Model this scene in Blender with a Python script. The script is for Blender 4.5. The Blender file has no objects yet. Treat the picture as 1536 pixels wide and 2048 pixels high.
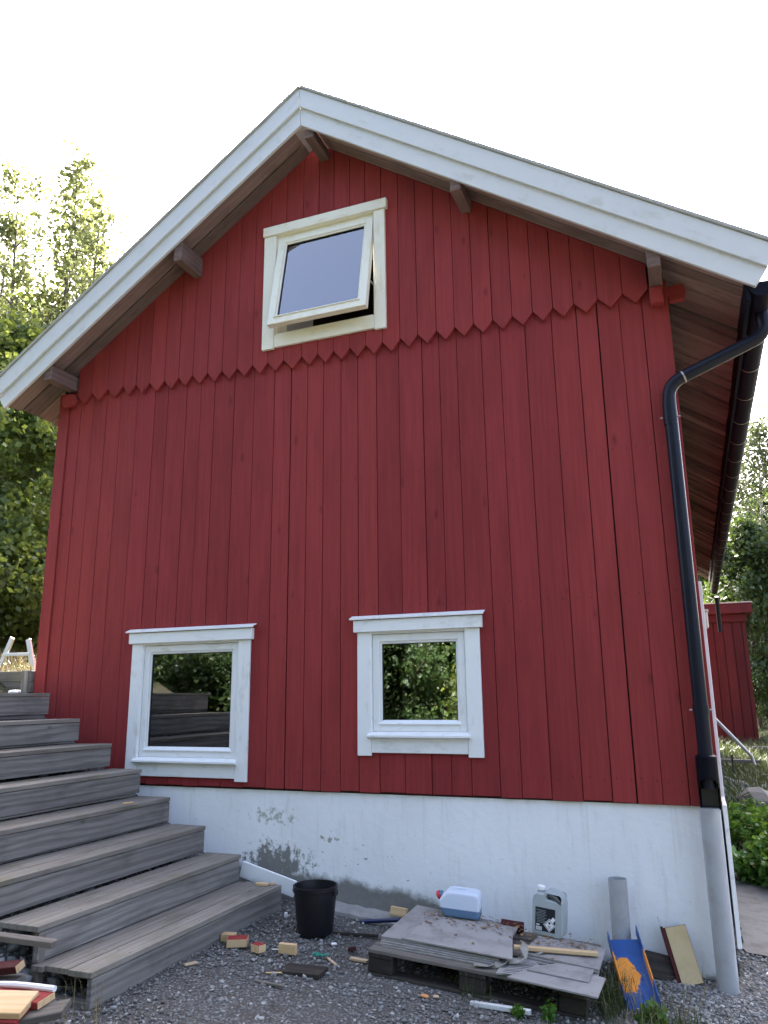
import bpy, bmesh, math, random
import numpy as np
from mathutils import Vector, Matrix
R = math.radians
random.seed(7); RNG = np.random.default_rng(7)
sc = bpy.context.scene
COL = sc.collection

# ------------------------------------------------------------------ camera, sky, sun, exposure
cam_d = bpy.data.cameras.new('camera'); cam = bpy.data.objects.new('camera', cam_d); COL.objects.link(cam)
cam_d.sensor_fit = 'HORIZONTAL'; cam_d.sensor_width = 36.0; cam_d.lens = 36.0 * 1535.3 / 1536.0
cam_d.clip_start = 0.05; cam_d.clip_end = 1000
_r, _u, _f = Vector((.9302876, .36666328, -.01109143)), Vector((.09557731, -.21308285, .97234802)), Vector((-.35416092, .9056234, .23327303))
cam.matrix_world = Matrix(((_r.x, _u.x, -_f.x, .447), (_r.y, _u.y, -_f.y, -5.4), (_r.z, _u.z, -_f.z, .67), (0, 0, 0, 1)))
sc.camera = cam

SUN_AZ, SUN_EL = R(-20), R(46)          # azimuth measured from +Y (behind the house) towards +X
world = bpy.data.worlds.new('World'); sc.world = world; world.use_nodes = True
wn = world.node_tree; wn.nodes.clear()
wo = wn.nodes.new('ShaderNodeOutputWorld'); bg = wn.nodes.new('ShaderNodeBackground'); sky = wn.nodes.new('ShaderNodeTexSky')
sky.sky_type = 'NISHITA'; sky.sun_disc = False; sky.sun_elevation = SUN_EL; sky.sun_rotation = SUN_AZ
sky.air_density = 0.7; sky.dust_density = 8.0; sky.ozone_density = 1.0; sky.altitude = 100
bg.inputs[1].default_value = 0.15
wn.links.new(sky.outputs[0], bg.inputs[0]); wn.links.new(bg.outputs[0], wo.inputs[0])
sd = bpy.data.lights.new('sun', 'SUN'); sd.energy = 4.0; sd.angle = R(0.53); sd.color = (1.0, .95, .86)
sun = bpy.data.objects.new('sun', sd); COL.objects.link(sun)
_sv = Vector((math.sin(SUN_AZ) * math.cos(SUN_EL), math.cos(SUN_AZ) * math.cos(SUN_EL), math.sin(SUN_EL)))
sun.rotation_euler = _sv.to_track_quat('Z', 'Y').to_euler(); sun.location = (-4, 20, 25)
vs = sc.view_settings; vs.view_transform = 'Standard'; vs.look = 'None'; vs.gamma = 1.0; vs.use_curve_mapping = False
vs.exposure = 2.95
sc.cycles.use_denoising = True
sc.cycles.max_bounces = 8; sc.cycles.transparent_max_bounces = 24
sc.cycles.sample_clamp_indirect = 6.0

# ------------------------------------------------------------------ node helpers
class G:
    def __init__(s, name):
        s.m = bpy.data.materials.new(name); s.m.use_nodes = True; s.t = s.m.node_tree; s.t.nodes.clear()
        s.out = s.t.nodes.new('ShaderNodeOutputMaterial'); s._oc = None; s._rnd = None
    def n(s, typ): return s.t.nodes.new(typ)
    def L(s, a, b): s.t.links.new(a, b)
    def setin(s, sock, v):
        if isinstance(v, bpy.types.NodeSocket): s.L(v, sock)
        elif v is not None: sock.default_value = v if not (isinstance(v, tuple) and len(v) == 3 and sock.type == 'RGBA') else (*v, 1)
    def obj(s):
        if s._oc is None: s._oc = s.n('ShaderNodeTexCoord').outputs['Object']
        return s._oc
    def rnd(s):
        if s._rnd is None: s._rnd = s.n('ShaderNodeObjectInfo').outputs['Random']
        return s._rnd
    def island(s): return s.n('ShaderNodeNewGeometry').outputs['Random Per Island']
    def math(s, op, a, b=None, c=None, clamp=False):
        x = s.n('ShaderNodeMath'); x.operation = op; x.use_clamp = clamp
        for i, v in enumerate((a, b, c)):
            if v is not None: s.setin(x.inputs[i], v)
        return x.outputs[0]
    def vmul(s, v, k, off=None):
        x = s.n('ShaderNodeVectorMath'); x.operation = 'MULTIPLY_ADD'; s.setin(x.inputs[0], v); x.inputs[1].default_value = k
        if off is not None: s.setin(x.inputs[2], off)
        return x.outputs[0]
    def roff(s, k=50.0):
        x = s.n('ShaderNodeCombineXYZ'); r = s.rnd()
        s.L(s.math('MULTIPLY', r, k), x.inputs[0]); s.L(s.math('MULTIPLY', r, k * 1.7), x.inputs[1]); s.L(s.math('MULTIPLY', r, k * .6), x.inputs[2])
        return x.outputs[0]
    def noise(s, vec, scale, detail=3, rough=.55, dist=0.0):
        x = s.n('ShaderNodeTexNoise'); s.setin(x.inputs['Vector'], vec); x.inputs['Scale'].default_value = scale
        x.inputs['Detail'].default_value = detail; x.inputs['Roughness'].default_value = rough; x.inputs['Distortion'].default_value = dist
        return x.outputs['Fac']
    def voro(s, vec, scale, out='Distance', feat='F1'):
        x = s.n('ShaderNodeTexVoronoi'); s.setin(x.inputs['Vector'], vec); x.inputs['Scale'].default_value = scale; x.feature = feat
        return x.outputs[out]
    def wave(s, vec, scale, dist=2.0, direction='Y', detail=2):
        x = s.n('ShaderNodeTexWave'); s.setin(x.inputs['Vector'], vec); x.inputs['Scale'].default_value = scale; x.bands_direction = direction
        x.inputs['Distortion'].default_value = dist; x.inputs['Detail'].default_value = detail
        return x.outputs['Fac']
    def ramp(s, v, *stops):
        x = s.n('ShaderNodeValToRGB'); s.setin(x.inputs[0], v); e = x.color_ramp.elements
        while len(e) < len(stops): e.new(.5)
        for el, (p, c) in zip(e, stops):
            el.position = p; el.color = (*c, 1) if isinstance(c, tuple) else (c, c, c, 1)
        return x.outputs[0]
    def step(s, v, a, b):
        x = s.n('ShaderNodeMapRange'); x.interpolation_type = 'SMOOTHSTEP'; s.setin(x.inputs[0], v)
        x.inputs[1].default_value = a; x.inputs[2].default_value = b; return x.outputs[0]
    def mix(s, f, a, b, mode='MIX'):
        x = s.n('ShaderNodeMix'); x.data_type = 'RGBA'; x.blend_type = mode
        s.setin(x.inputs[0], f); s.setin(x.inputs[6], a); s.setin(x.inputs[7], b); return x.outputs[2]
    def scale(s, c, k):
        x = s.n('ShaderNodeVectorMath'); x.operation = 'SCALE'; s.setin(x.inputs[0], c); s.setin(x.inputs[3], k); return x.outputs[0]
    def xyz(s, v):
        x = s.n('ShaderNodeSeparateXYZ'); s.setin(x.inputs[0], v); return x.outputs
    def bump(s, h, strength=.3, dist=.01):
        x = s.n('ShaderNodeBump'); s.L(h, x.inputs['Height']); x.inputs['Strength'].default_value = strength; x.inputs['Distance'].default_value = dist
        return x.outputs[0]
    def done(s, color, rough=.7, bump=None, spec=.5, **kw):
        p = s.n('ShaderNodeBsdfPrincipled'); s.setin(p.inputs['Base Color'], color); s.setin(p.inputs['Roughness'], rough)
        p.inputs['Specular IOR Level'].default_value = spec
        for k, v in kw.items(): s.setin(p.inputs[k.replace('_', ' ')], v)
        if bump is not None: s.L(bump, p.inputs['Normal'])
        s.L(p.outputs[0], s.out.inputs[0]); return s.m
M = {}

def wood_coords(g):
    return g.vmul(g.obj(), (1, 1, 1), g.roff())
def mk_red(name, base, dark, var=.16):
    g = G(name); v = wood_coords(g)
    grain = g.noise(g.vmul(v, (1.2, 26, 26)), 1.6, 4, .6)
    big = g.noise(g.vmul(v, (.9, 3, 3)), 1.2, 3, .5)
    col = g.mix(g.step(grain, .3, .75), base, dark)
    col = g.mix(g.math('MULTIPLY', g.step(big, .42, .72), .42), col, tuple(c * .72 for c in dark))
    kn = g.voro(g.vmul(v, (1.0, 2.6, .01)), 1.9)
    fine = g.noise(v, 60, 2)
    kd = g.math('ADD', kn, g.math('MULTIPLY', fine, .08))
    col = g.mix(g.math('MULTIPLY', g.math('SUBTRACT', 1.0, g.step(kd, .05, .16)), .7), col, tuple(c * .5 for c in dark))
    pale = g.step(g.noise(g.vmul(v, (2.2, 60, 60)), 1.3, 2), .66, .8)
    col = g.mix(g.math('MULTIPLY', pale, .16), col, (.46, .16, .14))
    col = g.scale(col, g.math('ADD', 1 - var, g.math('MULTIPLY', g.rnd(), 2 * var)))
    h = g.math('ADD', g.math('MULTIPLY', grain, .7), g.math('MULTIPLY', g.noise(g.vmul(v, (6, 140, 140)), 1.0, 2), .4))
    return g.done(col, g.math('ADD', .62, g.math('MULTIPLY', fine, .2)), g.bump(h, .22, .006), spec=.18)
M['red'] = mk_red('red_paint', (.282, .040, .038), (.238, .032, .031), .07)
M['red2'] = mk_red('newer_red_paint', (.262, .035, .035), (.218, .028, .030), .07)
M['oldredshade'] = mk_red('shaded_old_red_paint', (.085, .018, .018), (.06, .016, .016), .2)  # old red, base lowered further to stand in for tree shade on the shed

def mk_white(name, base, dirt, amt, rough=.5):
    g = G(name); v = wood_coords(g)
    n1 = g.noise(g.vmul(v, (3, 14, 14)), 1.4, 4, .6); n2 = g.noise(v, 9, 4, .6)
    col = g.mix(g.math('MULTIPLY', g.step(g.math('MULTIPLY', n1, n2), .26, .46), amt), base, dirt)
    h = g.noise(g.vmul(v, (5, 90, 90)), 1.0, 3)
    return g.done(col, rough, g.bump(h, .12, .004), spec=.4)
M['white'] = mk_white('white_paint', (.79, .80, .79), (.50, .49, .43), .5)
M['cream'] = mk_white('aged_white_paint', (.80, .76, .64), (.66, .56, .36), .6)
M['fasc'] = mk_white('fascia_paint', (.60, .595, .585), (.44, .43, .36), .5)
M['dirtywhite'] = mk_white('dirty_white', (.66, .66, .64), (.38, .36, .32), .8)

def mk_wood(name, a, b, c, rib=0.0, var=.18, rough=.85, knots=.6, spec=.2, moss=0.0, ringk=.40):
    g = G(name); v = wood_coords(g)
    ring = g.wave(g.vmul(v, (.5, 4.2, 4.2)), 1.5, 9.0, 'Y', 3)
    fine = g.noise(g.vmul(v, (1.6, 46, 46)), 1.5, 5, .65); blot = g.noise(g.vmul(v, (2.2, 5, 5)), 1.3, 4, .6)
    col = g.mix(g.step(fine, .15, .85), a, b)
    col = g.mix(g.math('MULTIPLY', g.step(ring, .3, 1.0), ringk), col, c)
    col = g.mix(g.math('MULTIPLY', g.step(blot, .45, .75), .5), col, c)
    kn = g.voro(g.vmul(v, (1.0, 2.2, .02)), 2.1)
    col = g.mix(g.math('MULTIPLY', g.math('SUBTRACT', 1.0, g.step(kn, .03, .085)), knots), col, tuple(x * .35 for x in c))
    if moss: col = g.mix(g.math('MULTIPLY', g.step(g.noise(v, 5, 5, .65), .5, .72), moss), col, (.16, .15, .07))
    col = g.scale(col, g.math('ADD', 1 - var, g.math('MULTIPLY', g.rnd(), 2 * var)))
    h = g.math('ADD', g.math('MULTIPLY', fine, .5), g.math('MULTIPLY', ring, .35 * ringk))
    if rib:
        rw = g.n('ShaderNodeTexWave'); rw.bands_direction = 'Y'; rw.inputs['Scale'].default_value = 36.0; rw.inputs['Distortion'].default_value = .15
        g.L(g.obj(), rw.inputs['Vector'])
        h = g.math('ADD', h, g.math('MULTIPLY', rw.outputs['Fac'], rib))
    return g.done(col, rough, g.bump(h, .32, .005), spec=spec)
M['deck'] = mk_wood('weathered_decking', (.30, .28, .255), (.155, .145, .13), (.07, .062, .055))
M['deckrib'] = mk_wood('ribbed_decking', (.31, .29, .265), (.165, .155, .14), (.078, .07, .062), rib=1.0)
M['tread'] = mk_wood('worn_tread', (.29, .262, .225), (.165, .15, .127), (.085, .075, .06), moss=.45, ringk=.22)
M['pine'] = mk_wood('fresh_pine', (.66, .48, .28), (.58, .40, .21), (.46, .29, .13), knots=.5, var=.1, rough=.65)
M['soffit'] = mk_wood('brown_soffit_wood', (.32, .235, .21), (.20, .14, .122), (.09, .062, .055), var=.42, ringk=.14)
M['purlin'] = mk_wood('red_brown_timber', (.21, .14, .125), (.15, .10, .088), (.08, .052, .046))
M['pallet'] = mk_wood('grey_pallet_wood', (.20, .18, .155), (.13, .115, .10), (.08, .07, .06), moss=.3)
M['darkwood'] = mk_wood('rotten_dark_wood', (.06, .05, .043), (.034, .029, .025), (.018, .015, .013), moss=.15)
M['ply'] = None

def mk_flat(name, c, rough=.5, bump=0.0, bscale=60, var=0.0, spec=.5, dirt=None, damt=.4, **kw):
    g = G(name); v = g.vmul(g.obj(), (1, 1, 1), g.roff()); col = c
    if dirt: col = g.mix(g.math('MULTIPLY', g.step(g.noise(v, 7, 5, .65), .42, .72), damt), c, dirt)
    if var: col = g.scale(col if dirt else g.mix(0.0, c, c), g.math('ADD', 1 - var, g.math('MULTIPLY', g.rnd(), 2 * var)))
    return g.done(col, rough, g.bump(g.noise(v, bscale, 3), bump, .004) if bump else None, spec=spec, **kw)
M['felt'] = mk_flat('mineral_roof_felt', (.40, .39, .36), .95, .8, 180, dirt=(.26, .26, .22), damt=.6)
M['ply'] = mk_flat('yellow_board_face', (.50, .385, .20), .6, .15, 50, dirt=(.38, .27, .12), damt=.45)
M['gutter'] = mk_flat('black_gutter_steel', (.010, .011, .019), .30, dirt=(.02, .02, .024), damt=.3, spec=.16)
M['gutterpaint'] = mk_flat('matt_black_gutter', (.012, .013, .022), .55, dirt=(.02, .02, .026), damt=.3, spec=.03)
M['bucket'] = mk_flat('black_bucket_plastic', (.010, .010, .013), .38, .1, 30)
M['pvc'] = mk_flat('grey_pvc', (.36, .37, .375), .38, .05, 20, dirt=(.24, .24, .22), damt=.45)
M['cement'] = mk_flat('cement_board', (.31, .29, .275), .9, .3, 90, var=.1, dirt=(.13, .115, .10), damt=.55)
M['concrete'] = mk_flat('concrete', (.30, .29, .265), .92, .5, 40, dirt=(.17, .165, .15), damt=.6)
M['palecon'] = mk_flat('pale_concrete', (.165, .152, .137), .92, .9, 45, dirt=(.09, .082, .07), damt=.8)
M['alu'] = mk_flat('aluminium', (.62, .63, .64), .35, .05, 40, Metallic=.8)
M['steel'] = mk_flat('galvanised_tube', (.42, .40, .38), .4, .1, 40, dirt=(.25, .16, .10), damt=.5, Metallic=.6)
M['dark'] = mk_flat('gap_shade_paint', (.012, .011, .011), .9)
M['backing'] = mk_flat('tarred_backing', (.035, .012, .011), .9)
M['interior'] = mk_flat('plaster_interior', (.42, .42, .41), .9)
M['indark'] = mk_flat('interior_boards', (.055, .05, .045), .85)
M['gasket'] = mk_flat('black_gasket', (.012, .012, .013), .5)
M['strap'] = mk_flat('dirty_strap', (.30, .285, .245), .9, .5, 120, dirt=(.12, .11, .09), damt=.6)
M['cap_red'] = mk_flat('red_plastic', (.55, .02, .03), .35)
M['bluetube'] = mk_flat('navy_plastic', (.012, .022, .075), .35)
M['can'] = mk_flat('grey_can_plastic', (.36, .40, .40), .42, .06, 12, dirt=(.28, .30, .28), damt=.5)
M['milky'] = mk_flat('milky_plastic', (.58, .64, .72), .4)
M['label'] = mk_flat('black_label', (.010, .014, .018), .4)
M['labelwhite'] = mk_flat('white_print', (.80, .80, .80), .5)
M['labelgrey'] = mk_flat('grey_print', (.20, .24, .25), .5)
M['bark'] = mk_flat('bark', (.16, .14, .11), .9, 1.0, 22, dirt=(.07, .06, .05), damt=.7)
M['palebark'] = mk_flat('pale_bark', (.38, .36, .32), .9, .6, 14, dirt=(.10, .09, .08), damt=.7)
M['rock'] = mk_flat('grey_rock', (.13, .127, .12), .9, .8, 14, var=.15, dirt=(.15, .15, .12), damt=.6)
M['lampbox'] = mk_flat('beige_lamp_plastic', (.66, .60, .47), .5)
M['green'] = mk_flat('green_twine', (.03, .22, .16), .8)
M['tancard'] = mk_flat('tan_scrap', (.50, .37, .24), .8, .3, 60)
M['orangebit'] = mk_flat('orange_scrap', (.60, .28, .10), .8)
M['dryleaf'] = None

# blue steel channel with worn orange paint
g = G('blue_orange_paint'); v = g.obj(); x = g.xyz(v)
n = g.noise(v, 11, 5, .6, .6)
m = g.math('ADD', g.math('ABSOLUTE', g.math('MULTIPLY', g.math('ADD', x[0], .02), 3.4)), g.math('MAXIMUM', 0.0, g.math('MULTIPLY', g.math('SUBTRACT', .01, x[1]), 9.0)))
m = g.math('SUBTRACT', 1.0, g.step(g.math('ADD', m, g.math('MULTIPLY', n, .55)), .72, .78))
flk = g.step(g.noise(v, 38, 3), .64, .67)
col = g.mix(g.math('MULTIPLY', g.step(g.noise(v, 9, 4), .5, .75), .4), (.014, .075, .26), (.016, .045, .12))
col = g.mix(m, col, (.72, .27, .03))
col = g.mix(g.math('MULTIPLY', flk, .8), col, (.10, .05, .03))
M['blue'] = g.done(col, .42, g.bump(n, .15, .004))

# milky canister with blue fluid standing at the bottom
g = G('milky_can_with_blue_fluid'); v = g.obj(); x = g.xyz(v)
lvl = g.step(x[2], .052, .058)
col = g.mix(lvl, (.10, .18, .29), (.60, .67, .76))
M['bluecan'] = g.done(col, .35, g.bump(g.noise(v, 16, 2), .1, .004), Subsurface_Weight=.25)

# limewashed foundation: paint, bare patches that have flaked, green algae
g = G('limewashed_foundation'); v = g.obj(); x = g.xyz(v); X, Zc = x[0], x[2]
n1 = g.noise(v, 6, 6, .65); n2 = g.noise(v, 26, 4, .6); streak = g.noise(g.vmul(v, (9, 9, 1.2)), 2.2, 4, .6); n3 = g.noise(v, 1.6, 4, .55)
paint = g.mix(g.math('MULTIPLY', g.step(n3, .4, .7), .4), (.85, .855, .85), (.74, .74, .73))
paint = g.mix(g.math('MULTIPLY', g.step(streak, .52, .75), .35), paint, (.60, .60, .57))
conc = g.mix(n2, (.26, .255, .235), (.16, .155, .14))
def ell(cx, cz, rx, rz):
    a = g.math('POWER', g.math('DIVIDE', g.math('SUBTRACT', X, cx), rx), 2.0); b = g.math('POWER', g.math('DIVIDE', g.math('SUBTRACT', Zc, cz), rz), 2.0)
    return g.math('SQRT', g.math('ADD', a, b))
e1 = g.math('ADD', ell(-2.56, -.56, .30, .17), g.math('ADD', g.math('MULTIPLY', g.math('SUBTRACT', streak, .5), 1.6), g.math('MULTIPLY', g.math('SUBTRACT', n2, .5), 2.4)))
p1 = g.math('SUBTRACT', 1.0, g.step(e1, .5, 1.1))
gl = g.math('SUBTRACT', Zc, g.math('SUBTRACT', -.963, g.math('MULTIPLY', X, .08)))        # height above the soil line
band = g.math('ADD', g.math('MULTIPLY', g.math('SUBTRACT', 1.0, g.step(X, -1.6, -.75)), .17), .02)
e2 = g.math('ADD', g.math('SUBTRACT', gl, band), g.math('ADD', g.math('MULTIPLY', g.math('SUBTRACT', n1, .5), .14), g.math('MULTIPLY', g.math('SUBTRACT', n2, .5), .05)))
p2 = g.math('SUBTRACT', 1.0, g.step(e2, -.035, .035))
col = g.mix(g.math('MAXIMUM', p1, p2), paint, conc)
al = g.math('ADD', ell(-2.58, -.20, .20, .075), g.math('ADD', g.math('MULTIPLY', g.math('SUBTRACT', n2, .5), 4.0), g.math('MULTIPLY', g.math('SUBTRACT', n1, .5), 2.0)))
col = g.mix(g.math('MULTIPLY', g.math('SUBTRACT', 1.0, g.step(al, .0, .75)), .6), col, (.17, .18, .10))
al = g.math('ADD', ell(-2.14, -.34, .13, .03), g.math('ADD', g.math('MULTIPLY', g.math('SUBTRACT', n2, .5), 4.0), g.math('MULTIPLY', g.math('SUBTRACT', n1, .5), 2.0)))
col = g.mix(g.math('MULTIPLY', g.math('SUBTRACT', 1.0, g.step(al, .25, .5)), .7), col, (.19, .19, .11))
spk = g.step(g.noise(v, 34, 2, .5), .70, .735)
near = g.math('SUBTRACT', 1.0, g.step(ell(-1.9, -.6, .55, .28), .6, 1.3))
col = g.mix(g.math('MULTIPLY', spk, g.math('ADD', .12, g.math('MULTIPLY', near, .6))), col, (.10, .09, .08))
fringe = g.math('MULTIPLY', g.step(Zc, -.055, -.012), g.step(n1, .35, .6))
col = g.mix(g.math('MULTIPLY', fringe, .45), col, (.50, .49, .36))
drip = g.math('MULTIPLY', g.step(g.noise(g.vmul(v, (22, 22, .5)), 1.0, 3, .6), .60, .74), g.step(Zc, -.62, -.05))
col = g.mix(g.math('MULTIPLY', drip, .30), col, (.45, .44, .38))
flake = g.math('SUBTRACT', 1.0, g.math('MAXIMUM', p1, p2))
M['found'] = g.done(col, .9, g.bump(g.math('ADD', g.math('MULTIPLY', flake, .8), g.math('ADD', g.math('MULTIPLY', n2, .6), g.math('MULTIPLY', n1, .9))), .4, .008), spec=.15)

# window glass: Fresnel mirror over a clear pane
def mk_glass(name, ior):
    g = G(name); fr = g.n('ShaderNodeFresnel'); fr.inputs[0].default_value = ior
    t = g.n('ShaderNodeBsdfTransparent'); t.inputs[0].default_value = (.90, .93, .92, 1)
    gl_ = g.n('ShaderNodeBsdfGlossy'); gl_.inputs['Roughness'].default_value = 0.0; gl_.inputs[0].default_value = (.95, .97, 1, 1)
    b = g.bump(g.noise(g.obj(), 1.3, 1), .012, .05); g.L(b, gl_.inputs['Normal'])
    mx = g.n('ShaderNodeMixShader'); g.L(fr.outputs[0], mx.inputs[0]); g.L(t.outputs[0], mx.inputs[1]); g.L(gl_.outputs[0], mx.inputs[2])
    g.L(mx.outputs[0], g.out.inputs[0]); return g.m
M['glass'] = mk_glass('window_glass', 2.9)

# leaves
def mk_leaf(name, a, b, tr, mixf=.5):
    g = G(name); r = g.island(); col = g.mix(r, a, b)
    d = g.n('ShaderNodeBsdfPrincipled'); g.L(col, d.inputs['Base Color']); d.inputs['Roughness'].default_value = .45; d.inputs['Specular IOR Level'].default_value = .4
    t = g.n('ShaderNodeBsdfTranslucent'); g.L(g.mix(r, tr, tuple(c * .6 for c in tr)), t.inputs[0])
    mx = g.n('ShaderNodeMixShader'); mx.inputs[0].default_value = mixf
    g.L(d.outputs[0], mx.inputs[1]); g.L(t.outputs[0], mx.inputs[2]); g.L(mx.outputs[0], g.out.inputs[0]); return g.m
M['aspen'] = mk_leaf('aspen_leaves', (.085, .115, .045), (.14, .16, .06), (.28, .31, .11), .5)
M['leaf'] = mk_leaf('deciduous_leaves', (.045, .085, .02), (.10, .135, .03), (.32, .38, .07), .5)
M['softleaf'] = mk_leaf('soft_grey_green_leaves', (.05, .075, .03), (.09, .11, .045), (.13, .16, .06), .35)
M['darkleaf'] = mk_leaf('dark_leaves', (.022, .05, .016), (.05, .085, .024), (.10, .15, .03), .35)
M['nettle'] = mk_leaf('fresh_green_leaves', (.05, .14, .02), (.09, .20, .03), (.20, .34, .04), .4)
M['grass'] = mk_leaf('grass_blades', (.03, .055, .014), (.075, .085, .03), (.09, .12, .03), .3)
M['drygrass'] = mk_leaf('dry_grass_blades', (.22, .18, .08), (.32, .27, .14), (.26, .22, .10), .3)
M['dryleaf'] = mk_leaf('dry_leaves', (.16, .09, .04), (.30, .19, .09), (.2, .12, .05), .2)

g = G('gravel_stones'); r = g.island(); col = g.ramp(r, (0, (.12, .117, .112)), (.5, (.20, .195, .187)), (.85, (.27, .264, .25)), (1, (.40, .39, .37)))
M['stone'] = g.done(col, .85, g.bump(g.noise(g.obj(), 90, 3), .4, .004), spec=.3)
g = G('ground_soil'); v = g.obj(); x = g.xyz(v)
n1 = g.noise(v, 1.1, 5, .6); n2 = g.noise(v, 42, 4, .7); n3 = g.noise(v, 7, 4, .6); cell = g.voro(v, 55)
grav = g.mix(g.step(cell, .1, .6), (.23, .224, .212), (.10, .096, .09)); grav = g.mix(g.math('MULTIPLY', g.step(n3, .45, .7), .55), grav, (.085, .07, .056))
turf = g.mix(n2, (.025, .036, .012), (.06, .06, .026)); turf = g.mix(g.math('MULTIPLY', g.step(n3, .45, .7), .6), turf, (.17, .14, .08))
far = g.math('MAXIMUM', g.step(g.math('ADD', x[1], g.math('MULTIPLY', n1, 3.0)), 3.6, 4.6), g.step(g.math('ADD', g.math('MULTIPLY', x[0], -1.0), g.math('MULTIPLY', n1, 1.0)), 5.2, 6.0))
far = g.math('MAXIMUM', far, g.step(g.math('ADD', g.math('MULTIPLY', x[1], -1.0), g.math('MULTIPLY', n1, 3.0)), 9.0, 10.5))
M['ground'] = g.done(g.mix(far, grav, turf), .95, g.bump(g.math('ADD', n2, g.math('MULTIPLY', cell, -1.2)), .8, .02), spec=.2)
M['road'] = mk_flat('pale_gravel_road', (.34, .33, .31), .95, .5, 30, dirt=(.25, .23, .19), damt=.5)

# ------------------------------------------------------------------ object helpers
WM = {}
def link(o, parent=None, mw=None):
    COL.objects.link(o); mw = mw if mw is not None else Matrix.Identity(4)
    if parent is not None:
        o.parent = parent; o.matrix_parent_inverse = WM[parent.name].inverted()
    o.matrix_basis = mw; WM[o.name] = mw.copy(); return o
def tag(o, label, cat, group=None, kind=None):
    if label: o['label'] = label
    if cat: o['category'] = cat
    if group: o['group'] = group
    if kind: o['kind'] = kind
    return o
def thing(name, loc, label, cat, group=None, mw=None):
    o = bpy.data.objects.new(name, None); o.empty_display_size = .1
    link(o, None, mw if mw is not None else Matrix.Translation(loc)); return tag(o, label, cat, group)
def frame(c, xd, yd):
    xd = Vector(xd).normalized(); yd = Vector(yd); yd = (yd - xd * yd.dot(xd)).normalized(); zd = xd.cross(yd); c = Vector(c)
    return Matrix(((xd.x, yd.x, zd.x, c.x), (xd.y, yd.y, zd.y, c.y), (xd.z, yd.z, zd.z, c.z), (0, 0, 0, 1)))
def mesh_of(name, bm, mat, smooth=False):
    me = bpy.data.meshes.new(name); bm.to_mesh(me); bm.free()
    if mat is not None: me.materials.append(M[mat] if isinstance(mat, str) else mat)
    if smooth:
        for p in me.polygons: p.use_smooth = True
    return me
def add(name, me, parent=None, mw=None):
    return link(bpy.data.objects.new(name, me), parent, mw)
def box_bm(L, W, T, bev=.002, seg=1):
    bm = bmesh.new(); bmesh.ops.create_cube(bm, size=1.0)
    for v in bm.verts: v.co = Vector((v.co.x * L, v.co.y * W, v.co.z * T))
    if bev: bmesh.ops.bevel(bm, geom=list(bm.edges), offset=min(bev, .45 * min(L, W, T)), segments=seg, profile=.6, affect='EDGES')
    return bm
def board(name, parent, mat, c, L, W, T, xd=(1, 0, 0), yd=(0, 1, 0), bev=.002, seg=1):
    return add(name, mesh_of(name, box_bm(L, W, T, bev, seg), mat), parent, frame(c, xd, yd))
def cbox(name, parent, mat, x0, x1, y0, y1, z0, z1, bev=.002):
    """axis aligned box; its grain runs along the longest side"""
    c = ((x0 + x1) / 2, (y0 + y1) / 2, (z0 + z1) / 2); d = (x1 - x0, y1 - y0, z1 - z0)
    i = max(range(3), key=lambda k: d[k]); ax = [(1, 0, 0), (0, 1, 0), (0, 0, 1)]; j = (i + 1) % 3; k = (i + 2) % 3
    return board(name, parent, mat, c, d[i], d[j], d[k], ax[i], ax[j], bev)
def prism_bm(poly, depth, hole=None, bev=0, seg=1):
    bm = bmesh.new()
    def loop(pts):
        vs_ = [bm.verts.new((a, b, 0)) for a, b in pts]
        return [bm.edges.new((vs_[i], vs_[(i + 1) % len(vs_)])) for i in range(len(vs_))], vs_
    es, vv = loop(poly)
    if hole:
        e2, _ = loop(hole); bmesh.ops.triangle_fill(bm, edges=es + e2, use_beauty=True, use_dissolve=True)
    else: bm.faces.new(vv)
    r = bmesh.ops.extrude_face_region(bm, geom=list(bm.faces))
    for e in r['geom']:
        if isinstance(e, bmesh.types.BMVert): e.co.z += depth
    bmesh.ops.recalc_face_normals(bm, faces=list(bm.faces))
    if bev:
        ed = [e for e in bm.edges if len(e.link_faces) == 2 and e.calc_face_angle(0) > .6]
        bmesh.ops.bevel(bm, geom=ed, offset=bev, segments=seg, profile=.6, affect='EDGES')
    return bm
def prism(name, parent, mat, poly, depth, o, xd, yd, bev=0, seg=1, hole=None, smooth=False):
    return add(name, mesh_of(name, prism_bm(poly, depth, hole, bev, seg), mat, smooth), parent, frame(o, xd, yd))
def tube_bm(pts, rad, seg=12, caps=True, bm=None):
    bm = bm or bmesh.new(); pts = [Vector(p) for p in pts]; rings = []
    rr = rad if isinstance(rad, (list, tuple)) else [rad] * len(pts)
    up = None
    for i, p in enumerate(pts):
        t = (pts[min(i + 1, len(pts) - 1)] - pts[max(i - 1, 0)]).normalized()
        if up is None: up = t.orthogonal().normalized()
        up = (up - t * up.dot(t)).normalized(); s = t.cross(up)
        rings.append([bm.verts.new(p + (up * math.cos(a) + s * math.sin(a)) * rr[i]) for a in [2 * math.pi * k / seg for k in range(seg)]])
    for a, b in zip(rings, rings[1:]):
        for k in range(seg): bm.faces.new((a[k], a[(k + 1) % seg], b[(k + 1) % seg], b[k]))
    if caps: bm.faces.new(rings[0][::-1]); bm.faces.new(rings[-1])
    bmesh.ops.recalc_face_normals(bm, faces=list(bm.faces)); return bm
def smooth_shade(me, ang=.6):
    bm = bmesh.new(); bm.from_mesh(me)
    for f in bm.faces: f.smooth = True
    for e in bm.edges:
        if len(e.link_faces) == 2 and e.calc_face_angle(0) > ang: e.smooth = False
    bm.to_mesh(me); bm.free(); return me
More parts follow.
